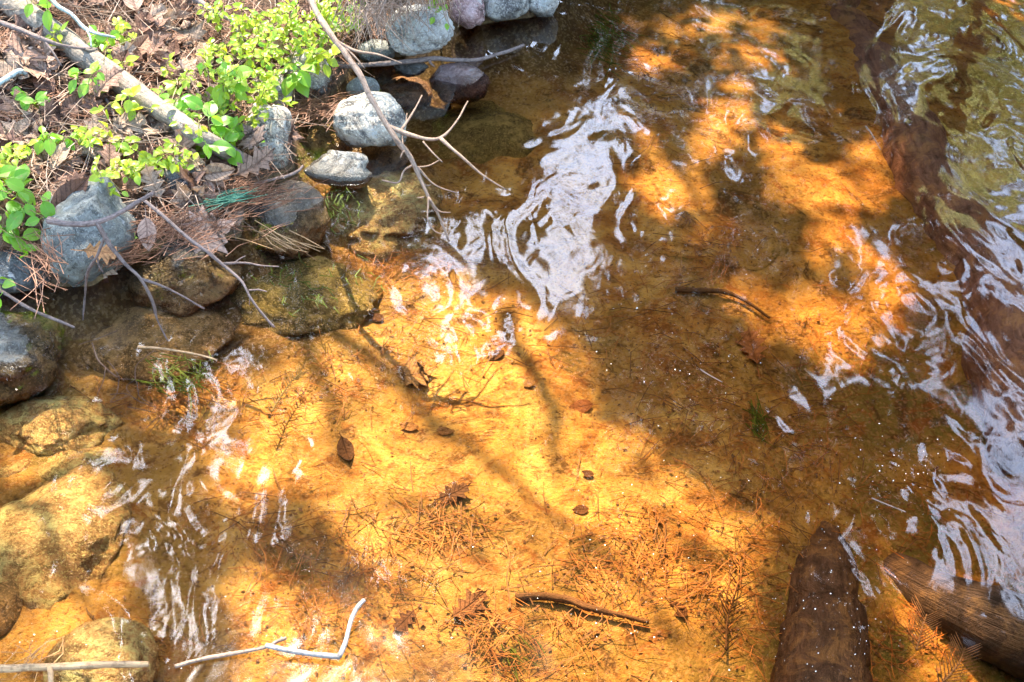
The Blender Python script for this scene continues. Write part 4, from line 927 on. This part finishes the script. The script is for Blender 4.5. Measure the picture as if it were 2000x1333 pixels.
def leaves_mesh(name, C, lo, hi, mat, flat=0.0):
    n = len(C); u = RNG.normal(size=(n, 3)); u /= np.linalg.norm(u, axis=1)[:, None]; t_ = RNG.normal(size=(n, 3)); v = np.cross(u, t_); v /= np.linalg.norm(v, axis=1)[:, None]
    s = RNG.uniform(lo, hi, n)[:, None]
    V = np.stack([C - u * s, C - v * s * .6 - u * s * .1, C + u * s, C + v * s * .6 - u * s * .1], 1).reshape(-1, 3)
    return bigmesh(name, V, np.arange(n * 4).reshape(-1, 4), mat)
def tree(label, base, top, r0, C, lo, hi, mat, limbs, group='trees around the water', spray=None):
    root = bpy.data.objects.new('tree', None); COL.objects.link(root)
    tag(root, label, 'tree', group)
    base = np.array(base, float); top = np.array(top, float)
    tube('trunk', [base, (base + top) / 2 + np.array([.1, .05, 0]), top], r0, r0 * .35, M['trunk'], root, 8, 10, .05, .2, int(base[0] * 10) % 50)
    for i, L in enumerate(limbs): tube('limb', L, .04, .012, M['trunk'], root, 8, 6, .04, .2, i)
    if spray:
        V, F, UV = sprays(*spray); q = meshobj('twigs', V, F, M['trunk'], root, True, UV); q['kind'] = 'stuff'
    c = leaves_mesh('crown', C, lo, hi, mat); c.parent = root; c['kind'] = 'stuff'
    return root
# 1. crown of the tree leaning over the shallows, between the sun and the water
N = 60000
px = RNG.uniform(-500, 2500, N); py = RNG.uniform(-420, 1750, N)
t = -CAM_H / (-sp + (H / 2 - py) / FPX * cp)
Pb = np.stack([(px - W / 2) / FPX * t, (cp + (H / 2 - py) / FPX * sp) * t, np.full(N, -.15)], 1)
hz = RNG.uniform(6.0, 10.5, N)
C = Pb + SUN[None] * (hz / SUN[2])[:, None]
wgt = np.clip((t / t.mean()) ** 2 * .6, 0, 1)
C = C[(RNG.random(N) < wgt)]; C = C[keep(C)]
Q = C - SUN * ((C[:, 2:3] - 6.0) / SUN[2]); C = C[~((Q[:, 0] > 1.2) & (Q[:, 1] > 8.6))]
def limb_over(pts, h):                                              # a limb high up whose shadow runs along these points
    out = []
    for x, y in pts:
        P = at(x, y, -.25); out.append(P + SUN * (h / SUN[2]))
    return out
LB = [limb_over([(430, 520), (590, 650), (780, 780), (930, 890), (1090, 1010), (1300, 1160)], 6.0), limb_over([(980, 640), (1040, 740), (1085, 850), (1095, 930)], 5.5), limb_over([(540, 600), (590, 700), (640, 800), (700, 960)], 6.4),
      limb_over([(1180, 60), (1240, 200), (1310, 330), (1420, 470)], 6.2), limb_over([(-40, 930), (40, 1040), (110, 1130), (160, 1240)], 5.4), limb_over([(20, 1030), (200, 960), (330, 900)], 5.7), limb_over([(1300, 230), (1500, 200), (1620, 120)], 6.3)]
def sprays(n, seed):
    r = np.random.default_rng(seed); VV = []; FF = []; UU = []
    for i in range(n):
        x, y = r.uniform(-200, 1900), r.uniform(-100, 1400); h = r.uniform(6.0, 10.0); A = at(x, y, -.25) + SUN * (h / SUN[2]); a = r.uniform(-2.4, .2); L = r.uniform(.5, 1.3)
        if i % 12 == 0:
            pl = SKYP[i // 3 % len(SKYP)]; c = np.mean(pl, 0) + r.normal(0, 35, 2); d = ray(*c); A = np.array([0, 0, CAM_H]) - d * CAM_H / d[2]; A = A + d * np.array([1, 1, -1]) / np.linalg.norm(d) * r.uniform(8, 13); L *= 1.1
        def add(A, a, L, r0):
            P = np.array([A, A + np.array([math.cos(a), math.sin(a), r.uniform(-.2, .3)]) * L * .5, A + np.array([math.cos(a + r.normal(0, .3)), math.sin(a + .15), r.uniform(-.3, .3)]) * L])
            V, F, UV = tube_geo(catmull(P, 4), np.linspace(r0, r0 * .3, 9), 5, .03, 0, int(r.integers(50)))
            o = len(VV); VV.extend(V); UU.extend(UV); FF.extend([tuple(q + o for q in f) for f in F]); return P
        P = add(A, a, L, r.uniform(.006, .013))
        for k in range(3): add(P[0] + (P[2] - P[0]) * r.uniform(.2, .8), a + r.choice([-1, 1]) * r.uniform(.4, .9), L * r.uniform(.3, .6), .005)
    return VV, FF, UU
def gap_twigs(n, seed):
    r = np.random.default_rng(seed); VV = []; FF = []; UU = []; PL = SKYP + SKYB; wt = np.array([1.0 * np.ptp(np.array(p)[:, 0]) * np.ptp(np.array(p)[:, 1]) for p in PL])
    wt = np.clip(wt.astype(float), 4000, 60000); wt = wt / wt.sum()
    for i in range(n):
        pl = np.array(PL[r.choice(len(PL), p=wt)]); c = [r.uniform(pl[:, 0].min(), pl[:, 0].max()), r.uniform(pl[:, 1].min(), pl[:, 1].max())]
        d = ray(*c); A = np.array([0, 0, CAM_H]) - d * CAM_H / d[2]; A = A + d * np.array([1, 1, -1]) / np.linalg.norm(d) * r.uniform(10, 15)
        a = r.uniform(0, 6.28); L = r.uniform(.5, 1.4); D = np.array([math.cos(a), r.normal(0, .4), math.sin(a)]) * L
        V, F, UV = tube_geo(catmull([A - D / 2, A + r.normal(0, .08, 3), A + D / 2], 4), np.linspace(r.uniform(.012, .03), .005, 9), 4)
        o = len(VV); VV.extend(V); UU.extend(UV); FF.extend([tuple(q + o for q in f) for f in F])
    return VV, FF, UU
half = C[:, 0] < -.3 + .25 * (C[:, 1] - 8)
tree('leafy tree leaning from the left bank over the shallows', (-4.6, 8.6, .7), (-2.9, 9.6, 9.2), .15, C[half], .045, .075, M['crown'], [LB[0], LB[2], LB[4], LB[5]], spray=(40, 5))
tree('leafy tree reaching over the right side of the shallows', (2.9, 9.3, -.4), (1.6, 9.6, 9.4), .16, C[~half], .045, .075, M['crown'], [LB[1], LB[3], LB[6]], spray=(40, 6))
# 2. the wood beyond, mirrored in the water
def wood(N, x0, x1, y0, y1, t0, t1):
    px = RNG.uniform(x0, x1, N); py = RNG.uniform(y0, y1, N)
    vv = (H / 2 - py) / FPX; dz = -sp + vv * cp; dy = cp + vv * sp; dx = (px - W / 2) / FPX
    t = -CAM_H / dz; L = np.sqrt(dx * dx + dy * dy + dz * dz); s = RNG.uniform(t0, t1, N) / L
    C = np.stack([dx * (t + s), dy * (t + s), -dz * s], 1)
    return C, px, py
Ca, pa, qa = wood(190000, -700, 2700, -500, 1750, 11, 26); Cb, pb, qb = wood(110000, -700, 2700, -500, 420, 11, 20)
C = np.vstack([Ca, Cb]); px = np.r_[pa, pb]; py = np.r_[qa, qb]
k = keep(C, False) & ~masked(PALE, px, py, 30); C = C[k]
Q = C - SUN * ((C[:, 2:3] - 5.5) / SUN[2]); C = C[~((C[:, 2] > 6) & (Q[:, 0] > 1.2) & (Q[:, 0] < 13) & (Q[:, 1] > 9) & (Q[:, 1] < 19) & (RNG.random(len(C)) < .97))]
C3, px, py = wood(70000, 1200, 2900, -500, 480, 21, 28); C3 = C3[masked(PALE, px, py, 30) & (fbm(px / 70, py / 50, 3) > -.19)]; Q = C3 - SUN * ((C3[:, 2:3] - 5.5) / SUN[2]); C = np.vstack([C, C3[Q[:, 1] > 18]])
C2, px, py = wood(100000, 900, 2300, 250, 1500, 5, 10); k = keep(C2) & ~masked(PALE, px, py, 30); C2 = C2[k]
xs = [-9e9, -3.2, -1.2, .8, 2.8, 9e9]; bx = [-5.4, -2.2, -.2, 1.8, 5.2]
nm = ['dark crowned tree on the left beyond the bank', 'dark crowned tree left of the open sky', 'dark crowned tree beyond the middle of the water', 'dark crowned tree right of the open sky', 'dark crowned tree at the right beyond the water']
for i in range(5):
    q = (C[:, 0] >= xs[i]) & (C[:, 0] < xs[i + 1])
    tr_ = tree(nm[i], (bx[i], 15.5 + (i % 2), -.3 if bx[i] > 0 else .6), (bx[i] * .95, 14.5, 10.5), .17, C[q], .08, .14, M['crown'], [])
    if i == 2: V, F, UV = gap_twigs(130, 9); q_ = meshobj('twigs', V, F, M['trunk'], tr_, True, UV); q_['kind'] = 'stuff'
tree('added slender dark leaved tree closing sky gaps over the right side of the water', (3.4, 9.0, -.4), (2.6, 8.6, 6.6), .09, C2, .035, .06, M['crown'], [])  # added foliage, out of view, darkens the mirrored sky at the right
C, px, py = wood(26000, -300, 1250, 800, 1500, 30, 48); Q = C - SUN * ((C[:, 2:3] - 5.5) / SUN[2]); u, v = shade_px(C); C = C[keep(C, False) & ~((Q[:, 0] > 1.0) & (Q[:, 1] < 19.5)) & ~((v > -40) & (v < 1700) & (u > -300) & (u < 2300))]
tree('added tall dark pine screening sky glare, far back on the left bank', (-5.5, 31, 1.5), (-5.4, 30, 33), .4, C, .16, .26, M['crown'], [])  # added crown, out of view, shuts out sky glare reflected at lower left
C, px, py = wood(42000, 1250, 2900, -500, 480, 9, 13)
k = masked(PALE, px, py, 30) & keep(C, False) & (fbm(px / 70, py / 50, 3) > -.08); C = C[k]
tree('pale spring leaved tree beyond the water at the right', (6.2, 16.5, -.4), (5.8, 15.5, 9.0), .15, C, .05, .10, M['spring'], [])
